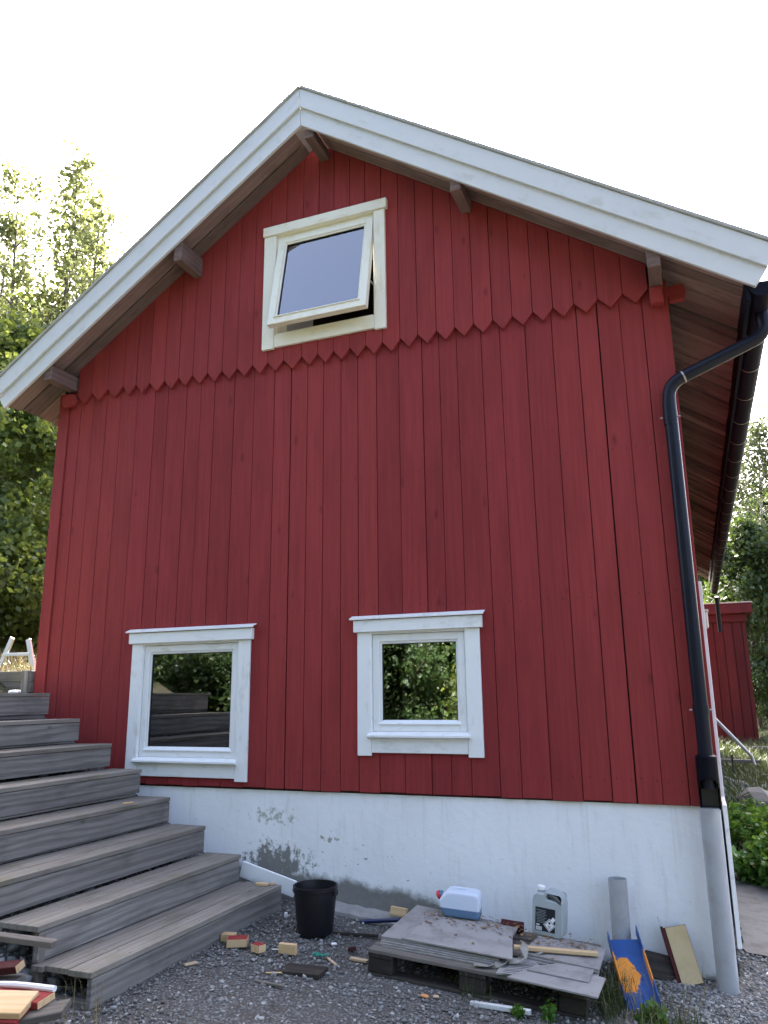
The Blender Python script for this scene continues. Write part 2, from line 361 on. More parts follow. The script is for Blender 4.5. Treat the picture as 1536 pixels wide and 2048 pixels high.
def tube(name, parent, mat, pts, rad, seg=14):
    c = Vector(pts[0]); return add(name, smooth_shade(mesh_of(name, tube_bm([Vector(p) - c for p in pts], rad, seg), mat)), parent, Matrix.Translation(c))
def lathe_bm(prof, seg=40):
    bm = bmesh.new(); rings = []
    for r, z in prof: rings.append([bm.verts.new((r * math.cos(2 * math.pi * k / seg), r * math.sin(2 * math.pi * k / seg), z)) for k in range(seg)])
    for a, b in zip(rings, rings[1:]):
        for k in range(seg): bm.faces.new((a[k], a[(k + 1) % seg], b[(k + 1) % seg], b[k]))
    return bm
def bend(pts, r, n=6):
    """round the corners of a polyline"""
    P = [Vector(p) for p in pts]; out = [P[0]]
    for a, b, c in zip(P, P[1:], P[2:]):
        d1 = (a - b); d2 = (c - b); k = min(r, d1.length * .45, d2.length * .45); s = b + d1.normalized() * k; e = b + d2.normalized() * k
        for i in range(n + 1):
            t = i / n; out.append(s * (1 - t) ** 2 + b * 2 * t * (1 - t) + e * t ** 2)
    return out + [P[-1]]

# ------------------------------------------------------------------ the ground
def sstep(a, b, v):
    t = np.clip((v - a) / (b - a), 0, 1); return t * t * (3 - 2 * t)
def hgt(x, y):
    x = np.asarray(x, float); y = np.asarray(y, float)
    base = -.963 - .08 * np.clip(x, -2.6, 1.5) + .03 * np.clip(y, 0, 30) + .01 * np.clip(y - 30, 0, 200)
    b = sstep(-3.4, -2.25, y)
    x0 = -2.75 - 1.4 * (1 - b)
    bank = np.clip((x0 - x) * .60, 0, 1.62) * (.2 + .8 * b) + np.clip(-6.0 - x, 0, 14) * .10
    h = base + bank + sstep(8, 30, -y) * 1.2
    inside = (x > -4.93) & (x < .44) & (y > .12) & (y < 13.8)
    return np.where(inside, -1.5, h)
def H(x, y): return float(hgt(x, y))
def grid_axis(lo, hi, a, b, st):
    mid = list(np.arange(a, b + 1e-6, st)); left = []; right = []; d = st; p = a
    while p > lo: d *= 1.35; p -= d; left.append(max(p, lo))
    d = st; p = b
    while p < hi: d *= 1.35; p += d; right.append(min(p, hi))
    return np.array(left[::-1] + mid + right)
gx = grid_axis(-220, 220, -7.5, 4.5, .12); gy = grid_axis(-220, 260, -5, 4, .12)
XX, YY = np.meshgrid(gx, gy); ZZ = hgt(XX, YY)
ZZ = ZZ + (np.sin(XX * 3.1 + YY * 1.7) * np.cos(YY * 2.3 - XX * .9)) * .008
nx, ny = len(gx), len(gy)
idx = np.arange(nx * ny).reshape(ny, nx)
F = np.stack([idx[:-1, :-1], idx[:-1, 1:], idx[1:, 1:], idx[1:, :-1]], -1).reshape(-1, 4)
me = bpy.data.meshes.new('ground'); me.from_pydata(np.stack([XX, YY, ZZ], -1).reshape(-1, 3).tolist(), [], F.tolist()); me.materials.append(M['ground'])
for p in me.polygons: p.use_smooth = True
tag(add('ground', me), None, None, kind='structure')

def quads_mesh(name, V, mat, n=4):
    V = np.asarray(V).reshape(-1, 3); me = bpy.data.meshes.new(name); k = len(V) // n
    me.vertices.add(len(V)); me.vertices.foreach_set('co', V.astype(np.float32).ravel())
    me.loops.add(len(V)); me.loops.foreach_set('vertex_index', np.arange(len(V), dtype=np.int32))
    me.polygons.add(k); me.polygons.foreach_set('loop_start', np.arange(0, len(V), n, dtype=np.int32))
    me.update(calc_edges=True); me.materials.append(M[mat]); return me

# road, path and gravel
def sheet(name, poly, mat, dz, n=10):
    """a strip given by left and right edge polylines, laid on the ground"""
    Lp, Rp = poly; bm = bmesh.new(); rows = []
    for i in range(len(Lp)):
        row = []
        for k in range(n + 1):
            t = k / n; x_ = Lp[i][0] * (1 - t) + Rp[i][0] * t; y_ = Lp[i][1] * (1 - t) + Rp[i][1] * t
            row.append(bm.verts.new((x_, y_, H(x_, y_) + dz)))
        rows.append(row)
    for a, b in zip(rows, rows[1:]):
        for k in range(n): bm.faces.new((a[k], a[k + 1], b[k + 1], b[k]))
    o = add(name, mesh_of(name, bm, mat)); return tag(o, None, None, kind='structure')
_ry = list(range(-30, 60, 3))
sheet('road', ([(3.4 + .012 * (y_ - 10) ** 2 * (y_ > 10) * .2, y_ + 24 - .2 * y_) for y_ in _ry[10:]], [(9 + .0 * y_, y_ + 24 - .2 * y_) for y_ in _ry[10:]]), 'road', .03, 12)
sheet('path', ([(.56 + (.10 if y_ < 24 else .3) * abs(math.sin(y_ * 1.3)) * .4, y_ / 10) for y_ in range(6, 27)], [(1.6 + .15 * math.sin(y_ * .6), y_ / 10) for y_ in range(6, 27)]), 'palecon', .016, 12)

def ico():
    t = (1 + 5 ** .5) / 2
    v = np.array([(-1, t, 0), (1, t, 0), (-1, -t, 0), (1, -t, 0), (0, -1, t), (0, 1, t), (0, -1, -t), (0, 1, -t), (t, 0, -1), (t, 0, 1), (-t, 0, -1), (-t, 0, 1)], float)
    f = np.array([(0, 11, 5), (0, 5, 1), (0, 1, 7), (0, 7, 10), (0, 10, 11), (1, 5, 9), (5, 11, 4), (11, 10, 2), (10, 7, 6), (7, 1, 8), (3, 9, 4), (3, 4, 2), (3, 2, 6), (3, 6, 8), (3, 8, 9), (4, 9, 5), (2, 4, 11), (6, 2, 10), (8, 6, 7), (9, 8, 1)])
    return v / np.linalg.norm(v[0]), f
def stones(name, n, xr, yr, smin, smax, sink=.3, power=3.0, keep=None, mat='stone'):
    v, f = ico(); x_ = RNG.uniform(*xr, n); y_ = RNG.uniform(*yr, n)
    if keep is not None:
        k = keep(x_, y_); x_, y_ = x_[k], y_[k]; n = len(x_)
    s = smin + (smax - smin) * RNG.random(n) ** power
    q = RNG.normal(size=(n, 4)); q /= np.linalg.norm(q, axis=1)[:, None]; w, a, b, c = q.T
    Rm = np.stack([1 - 2 * (b * b + c * c), 2 * (a * b - c * w), 2 * (a * c + b * w), 2 * (a * b + c * w), 1 - 2 * (a * a + c * c), 2 * (b * c - a * w), 2 * (a * c - b * w), 2 * (b * c + a * w), 1 - 2 * (a * a + b * b)], -1).reshape(n, 3, 3)
    sc3 = RNG.uniform(.35, 1.25, (n, 1, 3)); V = v[None] * RNG.uniform(.45, 1.35, (n, 12, 1)) * sc3
    V = np.einsum('nij,nkj->nki', Rm, V) * s[:, None, None]
    V[:, :, 2] *= .75
    V += np.stack([x_, y_, hgt(x_, y_) + s * sink], -1)[:, None]
    Fi = (f[None] + (np.arange(n) * 12)[:, None, None]).reshape(-1, 3)
    me = bpy.data.meshes.new(name); V = V.reshape(-1, 3)
    me.vertices.add(len(V)); me.vertices.foreach_set('co', V.astype(np.float32).ravel())
    me.loops.add(Fi.size); me.loops.foreach_set('vertex_index', Fi.astype(np.int32).ravel())
    me.polygons.add(len(Fi)); me.polygons.foreach_set('loop_start', np.arange(0, Fi.size, 3, dtype=np.int32)); me.update(calc_edges=True)
    me.materials.append(M[mat]); return me
_in = lambda x_, y_: ~((x_ > -4.95) & (x_ < .54) & (y_ > -.01))
tag(add('gravel', stones('gravel', 42000, (-3.4, 2.0), (-3.4, .05), .004, .017, keep=_in)), 'loose grey gravel spread in front of the white foundation', 'gravel', kind='stuff')
tag(add('coarse_gravel', stones('coarse_gravel', 9000, (.05, 2.0), (-.95, .75), .005, .020, power=2.0, keep=lambda a, b: _in(a, b) & ~((a > .62) & (b > .75)))), 'coarse broken stones around the grey drain pipe', 'gravel', kind='stuff')
tag(add('bank_stones', stones('bank_stones', 900, (-5.0, -2.75), (-2.3, -.2), .02, .075, power=1.5)), 'dark stones under the open wooden stairs', 'stones', kind='stuff')

# ------------------------------------------------------------------ the house
XL, XR, XC = -5.034, .538, -2.248
ZA, SL = 5.463, .686; TH = math.atan(SL); CT, ST = math.cos(TH), math.sin(TH)
YG = -.39                                     # front plane of the rake boards
XE_R, XE_L = 1.058, -5.34                     # ends of the rake boards, lower edge
SOF = .065                                    # soffit above the rake's lower edge, square to the slope
LEN = 14.0
def zroof(x_, p=0.0): return ZA + p / CT - SL * abs(x_ - XC)
house = thing('red_house', (XC, 6, -.9), 'red board-clad gable house with white windows on a whitewashed foundation', 'house')
WIN = {'L': (-3.885, -2.90, .165, 1.135), 'R': (-1.80, -1.025, .375, 1.15), 'U': (-2.665, -1.69, 3.70, 4.70)}   # wall openings

# wall core with openings
core = bmesh.new()
def add_col(bm, x0, x1, z0, za, zb, y0, y1):
    v = [bm.verts.new(p) for p in ((x0, y0, z0), (x1, y0, z0), (x1, y0, zb), (x0, y0, za), (x0, y1, z0), (x1, y1, z0), (x1, y1, zb), (x0, y1, za))]
    for q in ((0, 1, 2, 3), (5, 4, 7, 6), (4, 0, 3, 7), (1, 5, 6, 2), (3, 2, 6, 7), (4, 5, 1, 0)): bm.faces.new([v[i] for i in q])
brk = sorted({XL + .02, XR - .02, XC, *[w[0] for w in WIN.values()], *[w[1] for w in WIN.values()]})
for a, b in zip(brk, brk[1:]):
    m_ = (a + b) / 2; cuts = sorted((w[2], w[3]) for w in WIN.values() if w[0] < m_ < w[1]); z = -.02
    for z0, z1 in cuts: add_col(core, a, b, z, z0, z0, .026, .16); z = z1
    add_col(core, a, b, z, zroof(a, SOF - .004), zroof(b, SOF - .004), .026, .16)
fwall = add('front_wall', mesh_of('front_wall', core, 'backing'), house)

# lower boards, seams as measured; each a mesh of its own, cut at the windows
seam = [XL, -4.909, -4.775, -4.621, -4.466, -4.3, -4.108, -3.91, -3.767, -3.562, -3.409, -3.265, -3.06, -2.86, -2.66, -2.498, -2.344, -2.194, -2.036, -1.884,
        -1.72, -1.524, -1.326, -1.183, -1.038, -.839, -.693, -.495, -.294, -.109, .041, .199, .357, XR]
wide = {-2.498: .010, .041: .010, -.109: .006, -.495: .005, -1.884: .006, -2.194: .005, -.294: .004}
for i, (a, b) in enumerate(zip(seam, seam[1:])):
    ga = wide.get(a, random.choice((.003, .004, .005))) / 2; gb = wide.get(b, random.choice((.003, .004, .005))) / 2
    a1, b1 = a + ga, b - gb; z0 = random.uniform(-.008, .005) + .016 * (i / 33 - .5) * -1; z1 = min(3.56, zroof(a, SOF) - .01, zroof(b, SOF) - .01); yo = random.uniform(-.002, .003)
    seg = [(z0, z1)]
    for k in ('L', 'R'):
        w = WIN[k]
        if b1 > w[0] and a1 < w[1]:
            if a1 > w[0] - .05 and b1 < w[1] + .05 or (b1 - w[0] > .02 and w[1] - a1 > .02): seg = [(z0, w[2]), (w[3], z1)]
    if i == 0: yo -= .014
    for s0, s1 in seg:
        board('board', fwall, 'red2' if 6 <= i <= 13 or 20 <= i <= 27 else 'red', ((a1 + b1) / 2, .011 + yo, (s0 + s1) / 2), s1 - s0, b1 - a1, .022, (0, 0, 1), (1, 0, 0), .0025)
# upper boards with pointed feet
val = [-4.80, -4.634, -4.445, -4.262, -4.111, -3.956, -3.796, -3.639, -3.488, -3.329, -3.177, -3.025, -2.867, -2.716, -2.56, -2.388, -2.237, -2.089, -1.94, -1.796, -1.649,
       -1.496, -1.345, -1.188, -1.037, -.886, -.734, -.579, -.424, -.271, -.117, .056, .234, .41]
tipz = [3.416, 3.423, 3.428, 3.421, 3.415, 3.41, 3.407, 3.412, 3.407, 3.402, 3.396, 3.400, 3.397, 3.395, 3.388, 3.393, 3.389, 3.39, 3.391, 3.387, 3.384, 3.393, 3.398, 3.398, 3.4, 3.399, 3.4, 3.402, 3.406, 3.408, 3.409, 3.412, 3.414]
for i, (a, b) in enumerate(zip(val, val[1:])):
    gp = random.choice((.0016, .0022, .003)); a1, b1 = a + gp, b - gp; mid = (a + b) / 2; tz = tipz[i]; vz = tz + .088 + (.006 if i < 4 else 0)
    ta, tb = zroof(a1, SOF) - .012, zroof(b1, SOF) - .012; w = WIN['U']; yo = -.002 - random.uniform(0, .003)
    def up(poly):
        xm = sum(p[1] for p in poly) / len(poly); zm = sum(p[0] for p in poly) / len(poly)
        prism('board', fwall, 'red', [(z_ - zm, x_ - xm) for z_, x_ in poly], .032, (xm, yo - .032, zm), (0, 0, 1), (1, 0, 0), .0018)
    foot = [(vz, a1), (tz, mid), (vz, b1)]; ridge = [(zroof(XC, SOF) - .012, XC)] if a1 < XC < b1 else []
    if a1 < w[1] - .02 and b1 > w[0] + .02:
        up(foot + [(w[2], b1), (w[2], a1)]); up([(w[3], a1), (w[3], b1), (tb, b1)] + ridge + [(ta, a1)])
    else: up(foot + [(tb, b1)] + ridge + [(ta, a1)])
# foundation, floor, side and back walls
cbox('foundation', house, 'found', XL + .03, XR - .012, .024, .30, -1.6, -.004, 0).matrix_basis = Matrix.Identity(4)
fo = [o for o in bpy.data.objects if o.name == 'foundation'][0]
bm = bmesh.new(); bmesh.ops.create_cube(bm, size=1.0)
for v in bm.verts: v.co = Vector(((XL + .03 + XR - .012) / 2 + v.co.x * (XR - XL - .042), .162 + v.co.y * .276, -.802 + v.co.z * 1.596))
bmesh.ops.bevel(bm, geom=list(bm.edges), offset=.012, segments=2, affect='EDGES'); fo.data = mesh_of('foundation', bm, 'found'); WM[fo.name] = Matrix.Identity(4)
cbox('floor', house, 'indark', XL + .2, XR - .2, .3, LEN - .3, -.12, -.03, 0)
cbox('upper_floor', house, 'indark', XL + .2, XR - .2, .17, LEN - .3, 2.5, 2.62, 0)
cbox('side_foundation', house, 'concrete', XR - .25, XR - .02, .31, LEN, -1.6, -.005, 0)
cbox('side_foundation', house, 'concrete', XL + .02, XL + .25, .31, LEN, -1.6, -.005, 0)
zs = zroof(XR, SOF)
swr = cbox('side_wall', house, 'backing', XR - .14, XR - .024, .16, LEN, -.02, zs - .01, 0)
swl = cbox('side_wall', house, 'backing', XL + .024, XL + .14, .16, LEN, -.02, zs - .01, 0)
bw = bmesh.new(); add_col(bw, XL + .03, XC, -.3, zroof(XL + .03, SOF), zroof(XC, SOF), LEN - .12, LEN); add_col(bw, XC, XR - .03, -.3, zroof(XC, SOF), zroof(XR - .03, SOF), LEN - .12, LEN)
add('rear_wall', mesh_of('rear_wall', bw, 'red'), house)
sbm = mesh_of('board', box_bm(3.5, .192, .022, .003), 'red')
for side, xx in ((swr, XR - .012), (swl, XL + .012)):
    for k in range(int((LEN - .03) / .2)):
        add('board', sbm, side, frame((xx, .13 + .2 * k, 1.745), (0, 0, 1), (0, 1, 0)))
# upper room behind the attic window: pale reveal and ceiling
cbox('window_reveal', house, 'interior', -2.75, -2.68, .17, .75, 3.55, 4.85, 0)
cbox('window_reveal', house, 'indark', -1.66, -1.6, .17, .9, 3.3, 4.9, 0)

# soffit boards run from ridge to eave, in strips along the depth of the roof
def slope_board(name, parent, mat, side, s0, s1, y0, y1, p0, p1, bev=.003):
    """side +1 right / -1 left; s = distance down the slope from the ridge, p = height square to the slope"""
    u = Vector((side * CT, 0, -ST)); n_ = Vector((side * ST, 0, CT)); o_ = Vector((XC, 0, ZA))
    c = o_ + u * ((s0 + s1) / 2) + n_ * ((p0 + p1) / 2) + Vector((0, (y0 + y1) / 2, 0))
    return board(name, parent, mat, c, s1 - s0, y1 - y0, p1 - p0, u, (0, 1, 0), bev)
sofR = slope_board('roof_deck', house, 'darkwood', 1, SOF * SL + .14, (XE_R - XC) / CT - .09, YG + .05, LEN + .3, SOF + .05, .20, 0)
sofL = slope_board('roof_deck', house, 'darkwood', -1, SOF * SL + .14, (XC - XE_L) / CT - .02, YG + .05, LEN + .3, SOF + .05, .20, 0)
for side, par, xe, xw in ((1, sofR, XE_R, XR), (-1, sofL, XE_L, XL)):
    y_ = YG + .045; se = abs(xe - XC) / CT; sw = abs(xw - XC) / CT - .10
    while y_ < LEN + .25:
        w_ = random.uniform(.13, .20); lo = random.choice((0, .006, .018, .026))
        front = y_ < .03
        slope_board('soffit_board', par, 'soffit', side, (.07 if front else sw), se - random.uniform(.0, .03), y_, y_ + w_ - random.uniform(.008, .024), SOF - lo, SOF + .048 - lo, .004)
        y_ += w_
# felt roof covering
for side, xe in ((1, XE_R), (-1, XE_L)):
    se = abs(xe - XC) / CT + .03
    slope_board('roof_cover', house, 'felt', side, -.14, se - .13, YG + .055, LEN + .35, .292, .318, .004)
# white rake boards, two to a side
rk = {}
for side, xe in ((1, XE_R), (-1, XE_L)):
    n_ = Vector((side * ST, CT)); E_ = Vector((xe, ZA - SL * abs(xe - XC)))
    for (p0, p1, y0, y1) in ((0.0, .15, YG + .006, YG + .034), (.138, .291, YG - .020, YG + .004)):
        A0 = Vector((XC + side * .0015, ZA + p0 / CT)); A1 = Vector((XC + side * .0015, ZA + p1 / CT)); B1 = E_ + n_ * p1; B0 = E_ + n_ * p0
        c = (A0 + A1 + B0 + B1) / 4; u2 = Vector((side * CT, -ST))
        loc = lambda q: ((q - c).dot(u2), (q - c).dot(n_))
        poly = [loc(A0), loc(A1), loc(B1), loc(B0)]
        xd = Vector((u2.x, 0, u2.y)); yd = Vector((n_.x, 0, n_.y)); zd = xd.cross(yd); yy = y1 if zd.y < 0 else y0
        prism('rake_board', house, 'fasc', poly, y1 - y0, (c.x, yy, c.y), xd, yd, .003)
    slope_board('roof_edge', house, 'felt', side, -.205, abs(xe - XC) / CT + .012, YG - .036, YG + .052, .2925, .318, .004)
# purlins carrying the overhang
for xm, zb, w_ in ((-2.18, 5.34, .085), (-3.48, 4.47, .085), (-.905, 4.47, .085), (.466, 3.492, .088), (-4.87, 3.56, .09)):
    top = zroof(xm + (w_ / 2 if xm > XC else -w_ / 2), SOF) + (.0 if abs(xm - XC) > .2 else -.03)
    cbox('purlin', house, 'purlin', xm - w_ / 2, xm + w_ / 2, YG + .036, .02, zb, top - .004, .006)
cbox('corner_block', house, 'red', .418, .508, -.085, -.002, 3.362, 3.488, .006)
prism('corner_block', house, 'red', [(-.05, -.06), (.05, -.06), (.065, 0), (.05, .06), (-.05, .06), (-.065, 0)], .05, (.595, .06, 3.46), (1, 0, 0), (0, 0, 1), .004)
prism('corner_block', house, 'red', [(-.05, -.06), (.05, -.06), (.085, 0), (.05, .06), (-.05, .06), (-.085, 0)], .05, (-4.885, -.018, 3.465), (1, 0, 0), (0, 0, 1), .004)
cbox('eave_board', house, 'gutterpaint', XE_R - .055, XE_R - .03, YG + .05, LEN + .25, zroof(XE_R, SOF) - .14, zroof(XE_R, SOF) + .06, .003)

# gutter with straps, downpipe with elbow, clamps and leaf trap
GX, GZ, GR = 1.10, 3.215, .078
bm = bmesh.new(); prof = [(GX + GR * math.cos(a), GZ + GR * math.sin(a)) for a in np.linspace(math.pi, 2 * math.pi, 17)]
prof = [(GX - GR, GZ + .03)] + prof + [(GX + GR + .004, GZ + .012), (GX + GR - .006, GZ + .014)]
inner = [(GX + (x_ - GX) * .965, GZ + (z_ - GZ) * .965 + .001) for x_, z_ in prof][::-1]; ring = prof + inner; rows = []
def gsag(y_): return -.016 * max(y_, 0)
for y_ in np.linspace(YG + .03, LEN + .2, 30): rows.append([bm.verts.new((x_, y_, z_ + gsag(y_))) for x_, z_ in ring])
for a, b in zip(rows, rows[1:]):
    for k in range(len(ring)): bm.faces.new((a[k], a[(k + 1) % len(ring)], b[(k + 1) % len(ring)], b[k]))
for rw in (rows[0], rows[-1]): bm.faces.new(rw[:len(prof)])
bmesh.ops.recalc_face_normals(bm, faces=list(bm.faces)); me = smooth_shade(mesh_of('gutter', bm, 'gutterpaint'), .9)
gut = add('gutter', me, house)
sm = None
for k in range(22):
    y_ = .28 + .62 * k
    pts = [(GX + (GR + .004) * math.cos(a), 0, (GR + .004) * math.sin(a)) for a in np.linspace(math.pi, 2 * math.pi, 13)]
    if sm is None:
        bm = bmesh.new(); r1 = [bm.verts.new((p[0], -.006, p[2])) for p in pts]; r2 = [bm.verts.new((p[0], .006, p[2])) for p in pts]
        r3 = [bm.verts.new((GX + (p[0] - GX) * .97, 0.0, p[2] * .97)) for p in pts]
        for i in range(12): bm.faces.new((r1[i], r1[i + 1], r2[i + 1], r2[i])); bm.faces.new((r2[i], r2[i + 1], r3[i + 1], r3[i])); bm.faces.new((r3[i], r3[i + 1], r1[i + 1], r1[i]))
        sm = mesh_of('gutter_strap', bm, 'steel')
    add('gutter_strap', sm, gut, Matrix.Translation((0, y_, GZ + gsag(y_))))
DX, DY = .472, -.085
dp = tube('downpipe', house, 'gutter', bend([(1.11, DY, 3.17), (1.11, DY, 2.985), (.475, DY, 2.735), (DX, DY, .10)], .11, 8), .0435, 20)
for z_ in (2.50, .565):
    tube('clamp', dp, 'gutter', [(DX, DY, z_ - .03), (DX, DY, z_ + .03)], .0475, 20)
    for s in (-1, 1): tube('screw', dp, 'steel', [(DX + s * .05, DY + .01, z_), (DX + s * .066, DY + .01, z_)], .006, 8)
    cbox('clamp_stay', dp, 'gutter', DX - .012, DX + .012, DY + .03, -.001, z_ - .012, z_ + .012, .002)
tube('pipe_collar', dp, 'gutter', [(DX, DY, 2.44), (DX, DY, 2.60)], .0462, 20)
tube('pipe_joint', dp, 'steel', [(.585, DY, 2.776), (.575, DY, 2.772)], .0452, 20)
# leaf trap: a wide shell with an arched mouth facing the yard
bm = bmesh.new(); seg = 32; zs_ = [.30, .29, .17, .155, .14, .125, .11, .09, .0, -.02]; ro = [.047, .062, .063, .063, .063, .063, .063, .063, .061, .059]; rows = []
for z_, r_ in zip(zs_, ro): rows.append([bm.verts.new((r_ * math.cos(2 * math.pi * k / seg), r_ * math.sin(2 * math.pi * k / seg), z_)) for k in range(seg)])
for i, (a, b) in enumerate(zip(rows, rows[1:])):
    for k in range(seg):
        ang = abs(((k + .5) / seg * 360 - 270 + 180) % 360 - 180); zc = (zs_[i] + zs_[i + 1]) / 2
        mouth = 0 if zc > .165 or zc < .0 - .005 and False else (62 if zc < .1 else 62 * math.sqrt(max(0, 1 - ((zc - .1) / .065) ** 2)))
        if zc > -.012 and ang < mouth: continue
        bm.faces.new((a[k], a[(k + 1) % seg], b[(k + 1) % seg], b[k]))
bmesh.ops.solidify(bm, geom=list(bm.faces), thickness=.004)
tr = add('leaf_trap', smooth_shade(mesh_of('leaf_trap', bm, 'gutter'), .7), house, Matrix.Translation((DX, DY - .01, 0)))
cbox('trap_baffle', tr, 'bucket', DX - .05, DX + .05, DY + .02, DY + .028, -.01, .16, .002)
tag(tube('drain_pipe', None, 'pvc', [(.462, -.095, -.01), (.462, -.098, -.5), (.466, -.105, -1.15)], .058, 28), 'thick grey plastic drain pipe rising from stones under the black downpipe', 'drain pipe')
# side trim seen past the corner
cbox('corner_trim', house, 'white', XR + .0, XR + .032, .70, .90, -.05, 1.47, .003)
cbox('side_panel', house, 'dirtywhite', XR + .004, XR + .030, .22, 2.4, -.86, -.03, .003)
lp = cbox('side_lamp', house, 'lampbox', XR + .03, XR + .105, 3.0, 3.12, 1.30, 1.46, .012); cbox('lamp_lid', lp, 'lampbox', XR + .02, XR + .115, 2.99, 3.13, 1.462, 1.485, .004)

# ------------------------------------------------------------------ windows
def sash_set(par, mat, x0, x1, z0, z1, yf, dep, fw, hinge=None, tilt=0.0):
    """opening sash: four rails, glazing beads and a pane; tilted about its top edge"""
    def put(o):
        if tilt:
            Rm = Matrix.Translation(hinge) @ Matrix.Rotation(tilt, 4, 'X') @ Matrix.Translation(-Vector(hinge)); o.matrix_basis = Rm @ o.matrix_basis; WM[o.name] = o.matrix_basis.copy()
    y0, y1 = yf, yf + dep
    for nm, a in (('stile', (x0, x0 + fw, y0, y1, z0, z1)), ('stile', (x1 - fw, x1, y0, y1, z0, z1)), ('rail', (x0 + fw, x1 - fw, y0 + .001, y1, z1 - fw, z1)), ('rail', (x0 + fw, x1 - fw, y0 + .001, y1, z0, z0 + fw * 1.15))):
        put(cbox(nm, par, mat, *a, .003))
    b = .016; ix0, ix1, iz0, iz1 = x0 + fw, x1 - fw, z0 + fw * 1.15, z1 - fw
    for a in ((ix0, ix0 + b, iz0, iz1), (ix1 - b, ix1, iz0, iz1), (ix0 + b, ix1 - b, iz1 - b, iz1)):
        put(cbox('glazing_bead', par, mat, a[0], a[1], y0 + .010, y0 + .028, a[2], a[3], .003))
    put(prism('sill_bead', par, mat, [(y0 - .010, iz0 - .012), (y0 - .010, iz0 - .004), (y0 + .026, iz0 + .020), (y0 + .026, iz0 - .012)], ix1 - ix0 + .02, (ix0 - .01, 0, 0), (0, 1, 0), (0, 0, 1), .0015))
    for a in ((ix0 + b, ix0 + b + .005, iz0, iz1 - b), (ix1 - b - .005, ix1 - b, iz0, iz1 - b), (ix0 + b, ix1 - b, iz1 - b - .005, iz1 - b)):
        put(cbox('gasket', par, 'gasket', a[0], a[1], y0 + .020, y0 + .029, a[2], a[3], 0))
    put(cbox('pane', par, 'glass', ix0, ix1, y0 + .030, y0 + .036, iz0, iz1, 0))
    if not tilt: put(cbox('inner_spacer', par, 'alu', ix0 + b, ix0 + b + .012, y0 + .040, y0 + .05, iz0, iz1, 0))
def jambs(name, par_mat, k, y0, y1, t):
    x0, x1, z0, z1 = WIN[k]; bm = bmesh.new()
    for a in ((x0, x0 + t, z0, z1), (x1 - t, x1, z0, z1), (x0 + t, x1 - t, z1 - t, z1), (x0 + t, x1 - t, z0, z0 + t)):
        b2 = box_bm(a[1] - a[0], y1 - y0, a[3] - a[2], .002); tmp = bpy.data.meshes.new('t'); b2.to_mesh(tmp); b2.free()
        tmp.transform(Matrix.Translation(((a[0] + a[1]) / 2, (y0 + y1) / 2, (a[2] + a[3]) / 2))); bm.from_mesh(tmp); bpy.data.meshes.remove(tmp)
    return add(name, mesh_of(name, bm, par_mat), house)
for k, label in (('L', 'larger white lower window mirroring the stairs'), ('R', 'smaller square lower window mirroring trees')):
    x0, x1, z0, z1 = WIN[k]; w = jambs('window', 'white', k, -.008, .14, .028); w['label'] = label
    sash_set(w, 'white', x0 + .031, x1 - .031, z0 + .045, z1 - .031, .0, .05, .053)
    cbox('gap', w, 'dark', x0 + .03, x1 - .03, .012, .04, z0 + .029, z0 + .044, 0)  # near-black bar stands in for the shade in the slot under the sash
    tw = .105; yt = -.024
    zb = z0 - .125
    cbox('trim_board', w, 'white', x0 - tw + .02, x0 + .024, yt, -.003, zb, z1 - .012, .003)
    cbox('trim_board', w, 'white', x1 - .024, x1 + tw - .02, yt, -.003, zb, z1 - .012, .003)
    cbox('trim_board', w, 'white', x0 + .026, x1 - .026, yt + .002, -.003, zb + .022, z0 + .012, .003)
    cbox('trim_board', w, 'white', x0 - tw - .004, x1 + tw + .004, yt - .022, -.003, z1 - .011, z1 + .078, .003)
    prism('drip_cap', w, 'white', [(-.062, .0), (-.062, -.012), (-.056, -.012), (-.054, -.002), (-.003, .016), (-.003, .022)], x1 - x0 + 2 * tw + .055, (x0 - tw - .03, 0, z1 + .093), (0, 1, 0), (0, 0, 1), .0015)
    prism('window_sill', w, 'white', [(-.060, -.004), (-.060, -.020), (-.024, -.030), (.012, -.030), (.012, .020)], x1 - x0 - .002, (x0 + .001, 0, z0 + .026), (0, 1, 0), (0, 0, 1), .002)
    xm = x0 + (x1 - x0) * (.58 if k == 'L' else .50)
    cz = z0 + .045 + .056 * 1.15
    tube('blind_cord', w, 'labelwhite', bend([(xm, .055, cz + .02), (xm + .008, .055, cz + .055), (xm - .012, .055, cz + .13)] if k == 'L' else [(xm, .055, cz + .01), (xm - .03, .055, cz + .025), (xm - .075, .055, cz + .06)], .03, 4), .004, 6)
k = 'U'; x0, x1, z0, z1 = WIN[k]
w = jambs('window', 'cream', k, -.03, .14, .034); w['label'] = 'attic window with its sash tilted open at the bottom'
sash_set(w, 'cream', x0 + .036, x1 - .030, z0 + .015, z1 - .034, -.035, .055, .066, (0, -.02, z1 - .04), -R(11.2))
tw = .10; yt = -.062
cbox('trim_board', w, 'cream', x0 - tw, x0 + .018, yt, -.027, z0 - .105, z1 - .012, .003)
cbox('trim_board', w, 'cream', x1 - .018, x1 + tw - .018, yt, -.027, z0 - .110, z1 - .012, .003)
cbox('trim_board', w, 'cream', x0 + .020, x1 - .020, yt + .003, -.027, z0 - .095, z0 + .020, .003)
cbox('trim_board', w, 'cream', x0 - tw - .006, x1 + tw + .004, yt - .016, -.027, z1 - .010, z1 + .080, .003)
cbox('window_stay', w, 'steel', x1 - .034, x1 - .028, -.12, .02, z0 + .30, z0 + .315, .001)
cbox('bottom_stop', w, 'cream', x0 + .034, x1 - .034, -.045, .02, z0 + .021, z0 + .036, .002)

